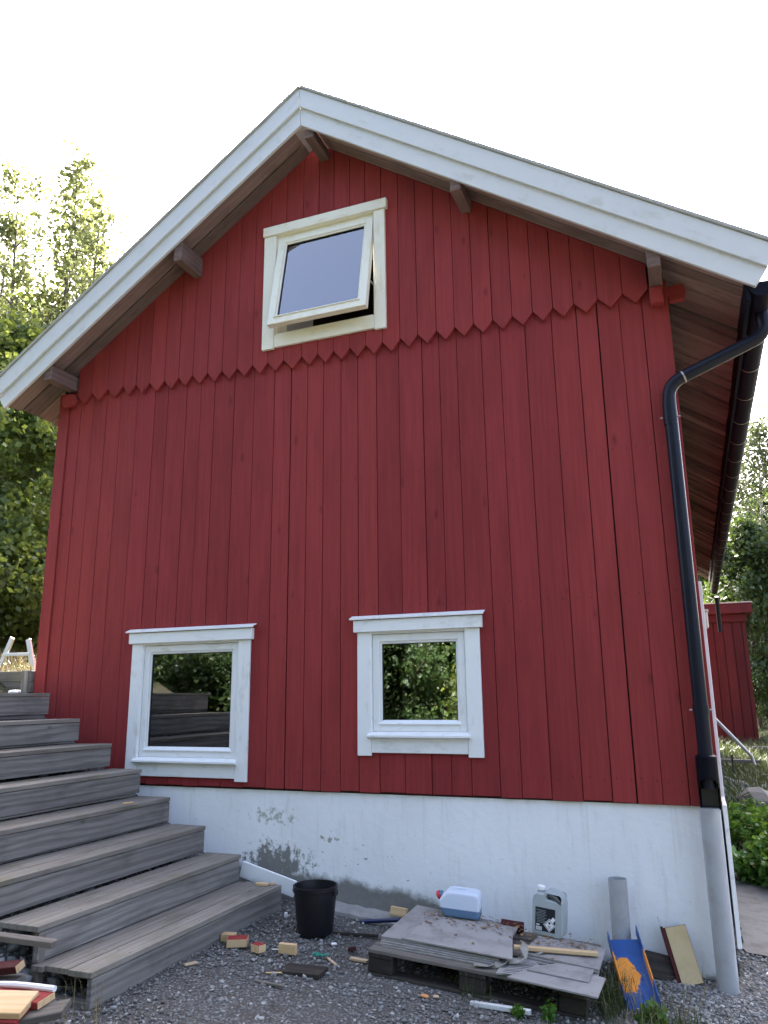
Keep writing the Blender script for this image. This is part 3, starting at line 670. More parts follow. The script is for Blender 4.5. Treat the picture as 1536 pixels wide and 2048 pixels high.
# ------------------------------------------------------------------ the wooden stairs
st_x = [-2.387, -2.732, -3.037, -3.368, -3.654, -3.959, -4.301, -4.645]
st_z = [-.611, -.437, -.254, -.064, .134, .323, .518, .727]
stairs = thing('wooden_stairs', (-2.4, -1.15, -.78), 'wide weathered grey wooden stairs climbing along the foundation', 'stairs')
Y0, Y1 = -2.11, -.205
for i in range(8):
    x_, z_ = st_x[i], st_z[i]; nxt = st_x[i + 1] if i < 7 else x_ - .34; run = x_ - nxt
    bw_ = .142; y1 = Y1 + random.uniform(-.01, .01); y0 = Y0 + random.uniform(-.02, .015)
    board('tread_board', stairs, 'tread', (x_ - bw_ / 2, (y0 + y1) / 2, z_ - .014), y1 - y0, bw_, .028, (0, 1, 0), (-1, 0, 0), .004, 2)
    board('tread_board', stairs, 'tread', (x_ - bw_ * 1.5 - .009, (y0 + y1) / 2 + .008, z_ - .014 - random.uniform(0, .003)), y1 - y0, bw_, .028, (0, 1, 0), (-1, 0, 0), .004, 2)
    rest = run - 2 * bw_ - .012 + .02
    if rest > .03: board('tread_board', stairs, 'tread', (x_ - 2 * bw_ - .012 - rest / 2, (y0 + y1) / 2 - .01, z_ - .015), y1 - y0, rest, .028, (0, 1, 0), (-1, 0, 0), .004, 2)
    zb = (st_z[i - 1] + .003) if i else -.778
    hh = z_ - .030 - zb; hb = min(hh, .145) if i else hh
    gap = hh - hb
    board('riser_board', stairs, 'deckrib' if i % 2 == 1 or i == 0 else 'deck', (x_ - .018, (Y0 + Y1) / 2 + .01 + random.uniform(-.006, .006), z_ - .030 - hb / 2), Y1 - Y0 - .03, hb - .003, .028, (0, 1, 0), (0, 0, 1), .003, 2)
    if gap > .012: board('riser_board', stairs, 'deck', (x_ - .030, (Y0 + Y1) / 2, zb + gap / 2 - .001), Y1 - Y0 - .05, gap - .004, .026, (0, 1, 0), (0, 0, 1), .003)
    # bearers under the treads
    for yy in (Y0 + .33, (Y0 + Y1) / 2, Y1 - .12):
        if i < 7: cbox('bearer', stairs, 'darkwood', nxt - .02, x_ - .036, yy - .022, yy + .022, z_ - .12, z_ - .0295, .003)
cbox('bearer', stairs, 'pallet', -2.66, -2.405, Y0 + .02, Y0 + .07, -.81, -.745, .004)
cbox('post', stairs, 'pallet', -2.78, -2.735, Y0 + .03, Y0 + .075, -.80, -.48, .004)
def studs(name, parent, pts, nrm, r_, mat):
    bm = bmesh.new(); nrm = Vector(nrm); u_ = nrm.orthogonal().normalized(); w_ = nrm.cross(u_)
    for p in pts:
        p = Vector(p); a = [bm.verts.new(p + (u_ * math.cos(t) + w_ * math.sin(t)) * r_) for t in np.linspace(0, 2 * math.pi, 7)[:-1]]; c = bm.verts.new(p + nrm * r_ * .35)
        for k in range(6): bm.faces.new((a[k], a[(k + 1) % 6], c))
    o = add(name, mesh_of(name, bm, mat), parent); o['kind'] = 'stuff'; return o
studs('tread_screws', stairs, [(st_x[i] - dx_ + random.uniform(-.006, .006), yy + random.uniform(-.01, .01), st_z[i] + .0004) for i in range(8) for yy in (Y0 + .33, (Y0 + Y1) / 2, Y1 - .12) for dx_ in (.03, .11, .18, .26)], (0, 0, 1), .0045, 'darkwood')
studs('nail_heads', fwall, [((a + b) / 2 + s_ * min(.05, (b - a) * .3) + random.uniform(-.008, .008), -.0032, z_ + random.uniform(-.012, .012)) for a, b in zip(seam, seam[1:]) for z_ in (.13, 1.32, 2.35) for s_ in (-1, 1)
     if not any(w[0] - .13 < (a + b) / 2 < w[1] + .13 and w[2] - .15 < z_ < w[3] + .12 for w in WIN.values())], (0, -1, 0), .0042, 'backing')
# planter above the top step
pl = thing('timber_planter', (-5.3, -.3, .74), 'grey timber planter box standing above the top step', 'planter')
for j, (zz, nn) in enumerate(((.786, 0), (.88, 1))):
    board('side_board', pl, 'pallet', (-5.75, -.03, zz), 1.42, .092, .035, (1, 0, 0), (0, 0, 1), .004)
    board('side_board', pl, 'pallet', (-5.057, .20, zz), .44, .092, .035, (0, 1, 0), (0, 0, 1), .004)
board('corner_post', pl, 'deck', (-5.10, -.052, .825), .21, .08, .02, (0, 0, 1), (1, 0, 0), .003)
add('soil', mesh_of('soil', box_bm(1.3, .5, .15, .02), 'darkwood'), pl, Matrix.Translation((-5.75, .24, .84)))
tag(board('paper_scrap', None, 'labelwhite', (-4.98, -.27, .742), .085, .06, .022, (1, .2, 0), (0, 1, .1), .004), 'small white scrap lying on the top step by the planter', 'scrap')
cbox('tread_board', stairs, 'tread', -5.4, -4.93, Y0, -.21, .70, .726, .004)
# aluminium trestle behind the planter
ld = thing('stepladder', (-6.3, 1.0, .9), 'aluminium stepladder standing behind the timber planter', 'ladder')
def bar(name, par, mat, a, b, w_, t_):
    a, b = Vector(a), Vector(b); d = b - a; return board(name, par, mat, (a + b) / 2, d.length, w_, t_, d, (0, 1, .01), .004)
for (a, b) in (((-6.43, 1.0, 1.335), (-6.72, 1.0, .70)), ((-6.20, 1.0, 1.31), (-5.99, 1.0, .70))):
    bar('leg', ld, 'alu', a, b, .03, .055)
bar('crossbar', ld, 'alu', (-6.52, 1.0, 1.155), (-6.15, 1.0, 1.15), .04, .035); bar('crossbar', ld, 'alu', (-6.65, 1.0, .86), (-6.03, 1.0, .86), .04, .035)

# ------------------------------------------------------------------ things on the gravel
def lathe_obj(name, parent, mat, prof, mw, seg=40, ang=.7):
    return add(name, smooth_shade(mesh_of(name, lathe_bm(prof, seg), mat), ang), parent, mw)
bk = thing('black_bucket', (-1.965, -.53, H(-1.965, -.53)), 'black plastic bucket standing on gravel beside the lowest step', 'bucket')
bz = H(-1.965, -.53) + .004
lathe_obj('body', bk, 'bucket', [(0, 0), (.108, 0), (.114, .006), (.1395, .262), (.1395, .272), (.146, .274), (.147, .286), (.143, .288), (.137, .285), (.135, .26), (.109, .012), (0, .012)], Matrix.Translation((-1.965, -.53, bz)), 48)
for s in (-1, 1): board('handle_lug', bk, 'bucket', (-1.965 + s * .142, -.53, bz + .248), .02, .05, .035, (1, 0, 0), (0, 1, 0), .005, 2)
lathe_obj('rim', bk, 'bucket', [(.141, .255), (.148, .256), (.149, .262), (.141, .264)], Matrix.Translation((-1.965, -.53, bz)), 48)
tag(prism('skirting_board', None, 'white', [(-.23, -.055), (.225, -.055), (.225, .055), (-.23, .055)], .02, (-2.54, -.125, -.600), (1, 0, -.245), (.245, 0, 1), .003), 'white painted board sloping along the foundation behind the bucket', 'board')
# concrete footing ledge at the wall foot
bm = bmesh.new(); N_ = 16; ra = []
for i in range(N_ + 1):
    x_ = -2.30 + 1.05 * i / N_; zt = -.735 - .105 * (x_ + 2.3) + random.uniform(-.006, .006); yf = -.10 + random.uniform(-.008, .008)
    ra.append([bm.verts.new(p) for p in ((x_, .022, zt + .015), (x_, yf + .02, zt), (x_, yf, zt - .012), (x_, yf - .015, zt - .25), (x_, .022, zt - .25))])
for a, b in zip(ra, ra[1:]):
    for k in range(4): bm.faces.new((a[k], b[k], b[k + 1], a[k + 1]))
bm.faces.new(ra[0]); bm.faces.new(ra[-1][::-1]); bmesh.ops.recalc_face_normals(bm, faces=list(bm.faces))
tag(add('concrete_footing', mesh_of('concrete_footing', bm, 'concrete')), 'rough concrete footing ledge along the wall behind the bucket', 'footing')
tag(board('pine_block', None, 'pine', (-1.565, -.06, -.755), .115, .055, .045, (1, .05, -.1), (0, .2, 1), .004), 'yellow pine block on the footing beside the pallet', 'wood block')
tag(tube('navy_tube', None, 'bluetube', [(-1.80, -.17, -.81), (-1.52, -.17, -.775)], .0135, 12), 'dark navy plastic tube lying between the bucket and pallet', 'tube')

# pallet frame of reference
PZ = H(-1.41, -.98) - .004
PM = frame((-1.415, -.985, PZ), (1.18, .03, -.095), (-.03, 1, 0))
def pm(c, xd=(1, 0, 0), yd=(0, 1, 0)): return PM @ frame(c, xd, yd)
pal = thing('pallet', (0, 0, 0), 'dark weathered wooden pallet on the gravel against the foundation', 'pallet', mw=PM)
def pboard(name, par, mat, c, L, W, T, xd=(1, 0, 0), yd=(0, 1, 0), bev=.003, seg=1):
    return add(name, mesh_of(name, box_bm(L, W, T, bev, seg), mat), par, pm(c, xd, yd))
for yy, ww in ((.07, .145), (.24, .10), (.40, .145), (.56, .10), (.73, .145)): pboard('deck_board', pal, 'pallet', (.6, yy, .133), 1.2, ww, .022)
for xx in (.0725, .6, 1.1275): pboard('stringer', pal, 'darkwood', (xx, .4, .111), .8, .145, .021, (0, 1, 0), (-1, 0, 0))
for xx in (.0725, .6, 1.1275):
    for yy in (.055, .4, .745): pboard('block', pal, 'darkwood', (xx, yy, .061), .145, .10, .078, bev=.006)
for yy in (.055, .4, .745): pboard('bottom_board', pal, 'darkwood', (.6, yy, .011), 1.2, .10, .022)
# cement boards stacked on it
ZT = .1445
def sheet_thing(poly, z_, t_, label, mat='cement', group='cement boards on the pallet', name='cement_board'):
    cx = sum(p[0] for p in poly) / len(poly); cy = sum(p[1] for p in poly) / len(poly)
    o = add(name, mesh_of(name, prism_bm([(a - cx, b - cy) for a, b in poly], t_, None, .0015), mat), None, pm((cx, cy, z_)))
    return tag(o, label, 'board', group)
def rot(poly, a, cx, cy): 
    c, s = math.cos(a), math.sin(a); return [(cx + (x_ - cx) * c - (y_ - cy) * s, cy + (x_ - cx) * s + (y_ - cy) * c) for x_, y_ in poly]
names = ['bottom', 'second', 'third', 'fourth', 'fifth', 'sixth']
z_ = ZT
for i in range(5):
    o_ = random.uniform(-.006, .006)
    sheet_thing([(.05 + o_, .055 + i * .006 + o_), (.70 + i * .006 + o_, .075 + i * .006), (.70 + i * .005, .70), (.045 + o_, .775 + o_)], z_, .0095, 'grey cement sheet, %s from the bottom of the left stack on the pallet' % ('lowest' if i == 0 else names[i]))
    z_ += .0105
sheet_thing([(.165, .075), (.80, .075), (.70, .60), (.21, .66)], z_, .009, 'topmost smooth grey sheet of the left stack on the pallet'); zl = z_ + .009
z_ = ZT
for i in range(3):
    o_ = random.uniform(-.01, .01)
    sheet_thing([(.80 + o_, .27 + .01 * i), (1.235, .235 + o_), (1.235 + o_, .62), (.85 + o_, .70)], z_, .011, 'grey cement sheet, %s in the right stack under the lath' % ['lowest', 'middle', 'topmost'][i])
    z_ += .0125
zr = z_
sheet_thing([(.73, -.02), (.90, .03), (.94, .20), (.84, .33), (.73, .18)], ZT, .010, 'ribbed broken tile piece beside the canvas strap', 'cement', name='tile_piece')
sheet_thing([(.80, -.075), (1.26, -.11), (1.275, .18), (1.0, .25), (.90, .15)], ZT + .0115, .010, 'broad broken grey plate overhanging the pallet front', 'cement', name='tile_piece')
sheet_thing([(.88, .06), (1.02, .25), (1.21, .245), (1.20, .05)], ZT + .0225, .008, 'upper broken plate piece at the front right of the pallet', 'cement', name='tile_piece')
# ribs on the tile piece
for k in range(9):
    tp = [o for o in bpy.data.objects if o.name == 'tile_piece'][0]
    pboard('rib', tp, 'cement', (.835 + k * .0, .005 + k * .026, ZT + .0125), .15 - .004 * k, .009, .005, (1, .25, 0), (-.25, 1, 0), .0015)
lth = pboard('wood_lath', None, 'pine', (.99, .36, zr + .018), .47, .036, .020, (1, .33, .0), (-.33, 1, 0)); tag(lth, 'long pale split wood lath lying across the right stack', 'lath')
# canvas strap: a twisted ribbon
pts = [(.60, .03, ZT + .014), (.70, .05, ZT + .012), (.745, .10, ZT + .03), (.80, .13, ZT + .035), (.85, .17, ZT + .04), (.83, .26, zl + .012), (.80, .33, zl + .016), (.86, .36, zr + .01), (.92, .30, zr + .006)]
cr = bend(pts, .05, 4); bm = bmesh.new(); pr = None
for i, p in enumerate(cr):
    t = (cr[min(i + 1, len(cr) - 1)] - cr[max(i - 1, 0)]).normalized(); a = i * .42; s = t.cross(Vector((0, 0, 1))).normalized(); n_ = s.cross(t)
    dr = (s * math.cos(a) + n_ * math.sin(a) * .5) * .024; th = t.cross(dr).normalized() * .0022
    cur = [bm.verts.new(PM @ q) for q in (p - dr + th, p + dr + th, p + dr - th, p - dr - th)]
    if pr:
        for k in range(4): bm.faces.new((pr[k], pr[(k + 1) % 4], cur[(k + 1) % 4], cur[k]))
    pr = cur
bmesh.ops.recalc_face_normals(bm, faces=list(bm.faces)); tag(add('canvas_strap', smooth_shade(mesh_of('canvas_strap', bm, 'strap'))), 'dirty twisted canvas strap between the two stacks on the pallet', 'strap')
# wedge behind
tag(pboard('wood_wedge', None, 'oldredshade', (.68, .70, zl - .02), .14, .05, .055, (1, .05, 0), (0, 1, .4), .004), 'red-brown wood offcut between the two canisters', 'wood block')
lf = []
for i in range(420):
    a_ = random.random(); cx = random.uniform(.15, 1.2); cy = random.choice((random.gauss(.62, .07), random.gauss(.55, .10), random.uniform(.1, .6))); 
    if cy > .77 or (a_ > .55 and cy < .45): continue
    zb_ = (zl if cx < .78 else zr) + .003; s = random.uniform(.005, .016); an = random.uniform(0, 6.3); l2 = random.choice((.25, .6, .9))
    q = [PM @ Vector((cx + s * (math.cos(an) * u_ - math.sin(an) * v_ * l2), cy + s * (math.sin(an) * u_ + math.cos(an) * v_ * l2), zb_ + random.uniform(0, .008))) for u_, v_ in ((-1, 0), (0, -1), (1, 0), (0, 1))]
    lf += [tuple(p) for p in q]
tag(add('leaf_litter', quads_mesh('leaf_litter', lf, 'dryleaf')), 'dry leaf and bark litter strewn over the pallet sheets', 'litter', kind='stuff')

# canisters
def rrect(w_, h_, r_, n=6, cut=None):
    out = []
    for cx, cy, a0 in ((w_ / 2 - r_, h_ / 2 - r_, 0), (-w_ / 2 + r_, h_ / 2 - r_, 90), (-w_ / 2 + r_, -h_ / 2 + r_, 180), (w_ / 2 - r_, -h_ / 2 + r_, 270)):
        for k in range(n + 1):
            a = R(a0 + 90 * k / n); out.append((cx + r_ * math.cos(a), cy + r_ * math.sin(a)))
    return out
gc = thing('grey_canister', (0, 0, 0), 'upright grey plastic canister with black label leaning near the foundation', 'canister', mw=PM @ Matrix.Translation((.91, .69, zr)))
GM = WM['grey_canister'] @ Matrix.Rotation(R(-9), 4, 'Z')
outer = [(-.088, .0), (-.08, -.0), (.075, 0), (.09, .012), (.093, .03), (.093, .185), (.086, .215), (.065, .237), (.03, .247), (-.012, .25), (-.022, .243), (-.026, .232), (-.07, .232), (-.086, .222), (-.094, .195), (-.094, .012)]
outer = outer[2:] + [(-.085, 0)]
hole = [(a + .034, b + .217) for a, b in rrect(.085, .026, .012, 4)]
body = add('body', smooth_shade(mesh_of('body', prism_bm(outer, .118, hole, .009, 3), 'can'), .9), gc, GM @ frame((0, .059, .001), (1, 0, 0), (0, 0, 1)))
lathe_obj('neck', gc, 'can', [(.022, 0), (.022, .012), (.019, .014), (.019, .02), (0, .02)], GM @ Matrix.Translation((-.058, 0, .228)), 24)
lathe_obj('cap', gc, 'labelwhite', [(.023, 0), (.024, .004), (.024, .020), (.021, .023), (0, .023)], GM @ Matrix.Translation((-.058, 0, .244)), 24)
lb = add('label_sheet', mesh_of('label_sheet', box_bm(.122, .130, .0012, 0), 'label'), gc, GM @ frame((-.012, -.0600, .093), (1, 0, 0), (0, 0, 1)))
def lab(name, mat, x_, z_, w_, h_, a=0, d=0.0): 
    return add(name, mesh_of(name, box_bm(w_, h_, .0008, 0), mat), lb, GM @ frame((-.012 + x_, -.0609 - d, .093 + z_), (math.cos(a), 0, math.sin(a)), (-math.sin(a), 0, math.cos(a))))
for k in range(9): lab('text_line', 'labelgrey', -.02 - random.uniform(0, .012), .050 - k * .0085, random.uniform(.045, .07), .0028)
lab('barcode', 'labelwhite', -.038, -.052, .036, .020)
for k in range(6): lab('barcode_bar', 'label', -.051 + k * .0052, -.052, .0018, .016, 0, .0006)
lab('text_patch', 'labelwhite', -.044, -.032, .020, .006)
lab('hazard_diamond', 'labelwhite', .027, -.026, .052, .052, R(45))
for a_, b_ in (((0, .0215), (.046, .0026)), ((0, -.0215), (.046, .0026)), ((.0215, 0), (.0026, .046)), ((-.0215, 0), (.0026, .046))):
    c_, s_ = math.cos(R(45)), math.sin(R(45)); lab('diamond_border', 'label', .027 + a_[0] * c_ - a_[1] * s_, -.026 + a_[0] * s_ + a_[1] * c_, b_[0], b_[1], R(45), .0006)
lab('flame_mark', 'label', .027, -.014, .011, .013, R(45), .0006); lab('corner_flag', 'labelwhite', .048, .006, .020, .026, R(-40), .0002)
for k in range(3): lab('diamond_text', 'label', .027, -.030 - k * .006, .022 - k * .005, .0022, 0, .0006)

bc = thing('blue_canister', (0, 0, 0), 'milky canister with blue fluid lying on its side on the pallet', 'canister', mw=PM @ Matrix.Translation((.355, .66, zl)))
BMx = WM['blue_canister'] @ Matrix.Rotation(R(6), 4, 'Z')
bo = [(.13, .012), (.13, .125), (.118, .148), (.09, .153), (-.04, .153), (-.075, .148), (-.108, .118), (-.128, .085), (-.122, .055), (-.098, .012), (-.08, 0), (.118, 0)]
body = add('body', smooth_shade(mesh_of('body', prism_bm(bo, .15, None, .02, 4), 'bluecan'), 1.0), bc, BMx)
bmm = body.data; bmm.transform(Matrix(((1, 0, 0, 0), (0, 0, -1, .075), (0, 1, 0, .002), (0, 0, 0, 1))))
tube('handle', bc, 'milky', [BMx @ Vector(p) for p in bend([(-.05, 0, .146), (-.03, 0, .160), (.03, 0, .160), (.05, 0, .146)], .02, 4)], .009, 10)
lathe_obj('neck', bc, 'bluecan', [(.024, 0), (.022, .02), (0, .02)], BMx @ frame((-.118, 0, .108), (0, 1, 0), (-.45, 0, -.9)) , 20)
lathe_obj('cap', bc, 'cap_red', [(.023, .0), (.025, .003), (.025, .020), (.021, .024), (0, .024)], BMx @ frame((-.126, 0, .112), (0, 1, 0), (.5, 0, -.85)), 24)

# standing grey pipe offcut (open tube)
bm = bmesh.new(); prof = [(.056, 0), (.056, .56), (.0535, .56), (.0535, 0)]; bm = lathe_bm(prof, 36); bmesh.ops.recalc_face_normals(bm, faces=list(bm.faces))
tag(add('pipe_offcut', smooth_shade(mesh_of('pipe_offcut', bm, 'pvc')), None, Matrix.Translation((-.108, -.105, -1.0)) @ Matrix.Rotation(R(-1.2), 4, 'X')), 'open grey plastic pipe standing upright behind the blue steel channel', 'pipe')

# blue steel channel leaning back on the pipe
a0 = Vector((.035, -.66, -.965)); a1 = Vector((-.095, -.165, -.765)); d = (a1 - a0); Lc = d.length; wd = Vector((1, .14, -.0)); nrm = d.normalized().cross(wd).normalized()
ch = thing('blue_channel', a0, 'blue steel channel with peeling orange paint leaning by the pallet', 'steel channel')
CM = frame((a0 + a1) / 2, d, -wd)
web = add('web', mesh_of('web', box_bm(Lc, .175, .005, .001), 'blue'), ch, CM)
zs2 = 1 if (CM.to_3x3() @ Vector((0, 0, 1))).y < 0 else -1
for s in (-1, 1): add('flange', mesh_of('flange', box_bm(Lc + (.05 if s < 0 else -.01), .006, .062, .001), 'blue'), ch, CM @ Matrix.Translation((.02 if s < 0 else 0, s * .0875, zs2 * .030)))
# leaning offcut board with yellow face
b0 = Vector((.270, -.115, -.985)); b1 = Vector((.195, -.045, -.695)); d = b1 - b0
lbn = thing('leaning_board', b0, 'yellow-faced board offcut with dark red edges leaning on the foundation', 'board')
BMl = frame((b0 + b1) / 2, d, (-1, -.35, -.2))
add('core', mesh_of('core', box_bm(d.length, .135, .018, .001), 'oldredshade'), lbn, BMl)
zz_ = 1 if (BMl.to_3x3() @ Vector((0, 0, 1))).y < 0 else -1
add('face', mesh_of('face', box_bm(d.length - .004, .122, .004, .001), 'ply'), lbn, BMl @ Matrix.Translation((0, -.004, zz_ * .0112)))
add('side_strip', mesh_of('side_strip', box_bm(d.length * 1.03, .012, .03, .002), 'oldredshade'), lbn, BMl @ Matrix.Translation((.006, .0735, -zz_ * .004)))
add('metal_tip', mesh_of('metal_tip', box_bm(.06, .010, .006, .001), 'steel'), lbn, BMl @ Matrix.Translation((d.length / 2 + .035, .074, -zz_ * .01)))
tag(board('dark_plank', None, 'darkwood', (.11, -.09, -.915), .20, .14, .03, (1, .15, -.2), (.1, .5, .9), .004), 'dark rotten plank propped between blue channel and yellow board', 'plank')

# offcuts and scraps on the gravel
def scrap(name, mat, px, L_, W_, T_, ang, label, lift=0.0, tilt=0.0, ends=None, cat='wood block', bev=.002):
    x_, y_ = px; c, s = math.cos(ang), math.sin(ang)
    o = board(name, None, mat, (x_, y_, H(x_, y_) + T_ / 2 + .006 + lift), L_, W_, T_, (c, s, tilt), (-s, c, 0), bev); tag(o, label, cat)
    if ends:
        mw = WM[o.name]
        for sx in (-1, 1): add('cut_end', mesh_of('cut_end', box_bm(.002, W_ - .003, T_ - .003, 0), ends), o, mw @ Matrix.Translation((sx * (L_ / 2 + .0008), 0, 0)))
        add('cut_side', mesh_of('cut_side', box_bm(L_ - .003, .002, T_ - .003, 0), ends), o, mw @ Matrix.Translation((0, -(W_ / 2 + .0008), 0)))
    return o
scrap('painted_offcut', 'red', (-2.255, -.99), .12, .085, .045, .45, 'larger red painted wood offcut with pale cut side on gravel', ends='pine')
scrap('painted_offcut', 'red', (-2.10, -1.01), .055, .07, .042, 1.2, 'small red painted wood cube beside the larger red offcut', ends='pine')
scrap('pine_offcut', 'pine', (-2.345, -.945), .085, .06, .04, .2, 'small pale wood block touching the lowest step')
scrap('pine_offcut', 'pine', (-1.935, -.95), .11, .03, .055, .05, 'pale square pine offcut lying alone in the gravel', tilt=0)
scrap('dark_board', 'darkwood', (-1.74, -1.13), .25, .14, .022, .05, 'flat dark rotten board half sunk in the gravel', lift=-.012, cat='board')
scrap('wood_sliver', 'pallet', (-1.80, -1.40), .19, .016, .012, -.1, 'thin brown sliver in front of the dark rotten board', cat='sliver')
scrap('wood_sliver', 'tancard', (-1.66, -.93), .15, .014, .010, -.75, 'pale stick lying next to the green twine', cat='stick')
scrap('wood_sliver', 'tancard', (-2.31, -1.385), .075, .028, .010, 1.0, 'short tan stick beside the lowest stair riser', cat='stick')
scrap('wood_sliver', 'pine', (-1.86, -1.25), .09, .012, .006, .35, 'bent pale shaving left of the dark rotten board', cat='shaving')
scrap('wood_sliver', 'dirtywhite', (-2.02, -.93), .06, .010, .006, .25, 'white strip touching the pale pine offcut', cat='strip')
scrap('wood_sliver', 'oldredshade', (-1.635, -.70), .11, .035, .02, -.9, 'reddish wood shard standing beside the pallet corner', tilt=.3, cat='shard')
scrap('wood_sliver', 'tancard', (-1.53, -.83), .12, .03, .014, -.15, 'tan splinter against the pallet front corner', cat='splinter')
scrap('white_chip', 'labelwhite', (-1.765, -.67), .035, .022, .014, .6, 'white chip on dark soil between bucket and pallet', cat='chip', bev=.004)
scrap('white_chip', 'labelwhite', (-2.27, -.36), .022, .02, .03, .3, 'white chip in the corner between stairs and bucket', cat='chip', bev=.004)
scrap('orange_chip', 'orangebit', (-1.03, -1.115), .045, .026, .012, -.4, 'orange chip in front of the pallet', cat='chip', bev=.004)
scrap('white_chip', 'tancard', (-.975, -1.09), .03, .022, .012, .4, 'pale chip right of the orange chip', cat='chip', bev=.004)
pv = scrap('white_trim_strip', 'dirtywhite', (-.64, -1.06), .32, .026, .022, -.05, 'narrow white trim strip lying in front of the pallet', cat='trim strip')
scrap('wood_sliver', 'darkwood', (-1.72, -.44), .30, .02, .016, .12, 'brown batten on the soil in front of the navy tube', cat='batten')
tw_ = [(-1.78 + .05 * math.sin(k * 1.9) + .004 * k, -.90 + .03 * math.cos(k * 2.3), -.812 + .008 * math.sin(k * 3.0) + .01) for k in range(14)]
tag(tube('green_twine', None, 'green', bend(tw_, .02, 3), .0032, 6), 'tangle of green twine on the gravel beside the pale stick', 'twine')
for (x_, y_, l_, a_, mt, lb_) in ((-2.50, -.29, .09, .05, 'pine', 'pale wood chip at the wall end of the lowest tread'), (-2.435, -.26, .03, .8, 'tancard', 'tiny tan chip near the outer end of the lowest tread')):
    tag(board('wood_chip', None, mt, (x_, y_, -.611 + .011), l_, .03, .02, (math.cos(a_), math.sin(a_), 0), (-math.sin(a_), math.cos(a_), 0), .003), lb_, 'chip')
tag(board('wood_chip', None, 'pine', (-3.43, -.62, -.064 + .006), .08, .022, .010, (.3, 1, 0), (-1, .3, 0), .002), 'pale chip on the fourth tread from the bottom', 'chip')

# heap of old planks by the foot of the stairs
def pp(name, mat, a, b, w_, t_, label, roll=0.0, ends=None, cat='plank'):
    a, b = Vector(a), Vector(b); d = b - a; o = board(name, None, mat, (a + b) / 2, d.length, w_, t_, d, Vector((0, 0, 1)).cross(d).normalized() + Vector((0, 0, roll)), .003)
    tag(o, label, cat, 'heap of planks at the stair foot')
    if ends:
        mw = WM[o.name]
        for sx in (-1, 1): add('cut_end', mesh_of('cut_end', box_bm(.002, w_ - .003, t_ - .003, 0), ends), o, mw @ Matrix.Translation((sx * (d.length / 2 + .0008), 0, 0)))
    return o
pp('old_batten', 'pallet', (-3.15, -2.25, -.452), (-2.505, -2.22, -.462), .045, .03, 'long grey batten lying across the open stair end', .1)
pp('red_offcut', 'oldredshade', (-2.98, -2.33, -.60), (-2.63, -2.30, -.548), .06, .035, 'split red and pale offcut under the long grey batten', .3, 'pine')
pp('grey_board', 'pallet', (-3.0, -2.34, -.645), (-2.63, -2.30, -.615), .10, .03, 'short grey board beneath the split red offcut', .1)
tag(tube('white_strip', None, 'labelwhite', bend([(-2.85, -2.46, -.60), (-2.50, -2.45, -.562), (-2.275, -2.45, -.556)], .1, 5), .0135, 8), 'curved white plastic strip on top of the plank heap', 'strip', 'heap of planks at the stair foot')
pp('red_plank', 'red', (-2.85, -2.50, -.615), (-2.27, -2.50, -.585), .10, .030, 'dark red painted plank under the curved white strip', .12, 'pine')
pp('pine_plank', 'pine', (-2.85, -2.72, -.585), (-2.30, -2.56, -.585), .15, .028, 'fresh pale pine plank in the bottom left corner of the heap', .25)
pp('red_plank', 'red', (-2.85, -2.70, -.622), (-2.305, -2.57, -.612), .15, .022, 'red plank directly under the fresh pale pine plank', .25)
pp('red_block', 'red', (-2.36, -2.50, -.635), (-2.335, -2.48, -.60), .04, .03, 'short red block standing in the middle of the heap', .0)
pp('grey_board', 'pallet', (-2.75, -2.75, -.70), (-2.165, -2.49, -.605), .12, .028, 'weathered board sticking out at the right of the heap', .1)
pp('grey_board', 'deck', (-2.60, -2.80, -.71), (-2.235, -2.58, -.66), .10, .026, 'grey board under the fresh pine plank at the frame edge', .2)
pp('red_plank', 'red', (-2.55, -2.72, -.75), (-2.19, -2.58, -.70), .11, .024, 'lowest red plank resting on the gravel under the heap', .05, 'pine')
pp('grey_board', 'pallet', (-2.95, -2.55, -.73), (-2.35, -2.42, -.72), .14, .03, 'bottom grey board of the heap beside the stairs', .0)

# ------------------------------------------------------------------ plants
def leaves(P, size, mat, name, flat=.0, elong=1.5, var=.4):
    n = len(P); s = size * RNG.uniform(1 - var, 1 + var, n)
    a = RNG.normal(size=(n, 3)); a[:, 2] *= (1 - flat); a /= np.linalg.norm(a, axis=1)[:, None]
    b = RNG.normal(size=(n, 3)); b -= a * (a * b).sum(1)[:, None]; b /= np.linalg.norm(b, axis=1)[:, None]; c = np.cross(a, b)
    A = a * (s * elong / 2)[:, None]; B = b * (s / 2)[:, None]; Cc = c * (s * .12)[:, None]
    V = np.stack([P - A, P + B * .95 - A * .1 + Cc, P + A, P - B * .95 - A * .1 + Cc], 1)
    return quads_mesh(name, V, mat)
def limb_pts(p0, d, L_, n, bendz, jit):
    pts = [np.array(p0, float)]; d = np.array(d, float); d /= np.linalg.norm(d)
    for i in range(n):
        d = d + np.array([RNG.normal() * jit, RNG.normal() * jit, RNG.normal() * jit + bendz]); d /= np.linalg.norm(d); pts.append(pts[-1] + d * L_ / n)
    return pts
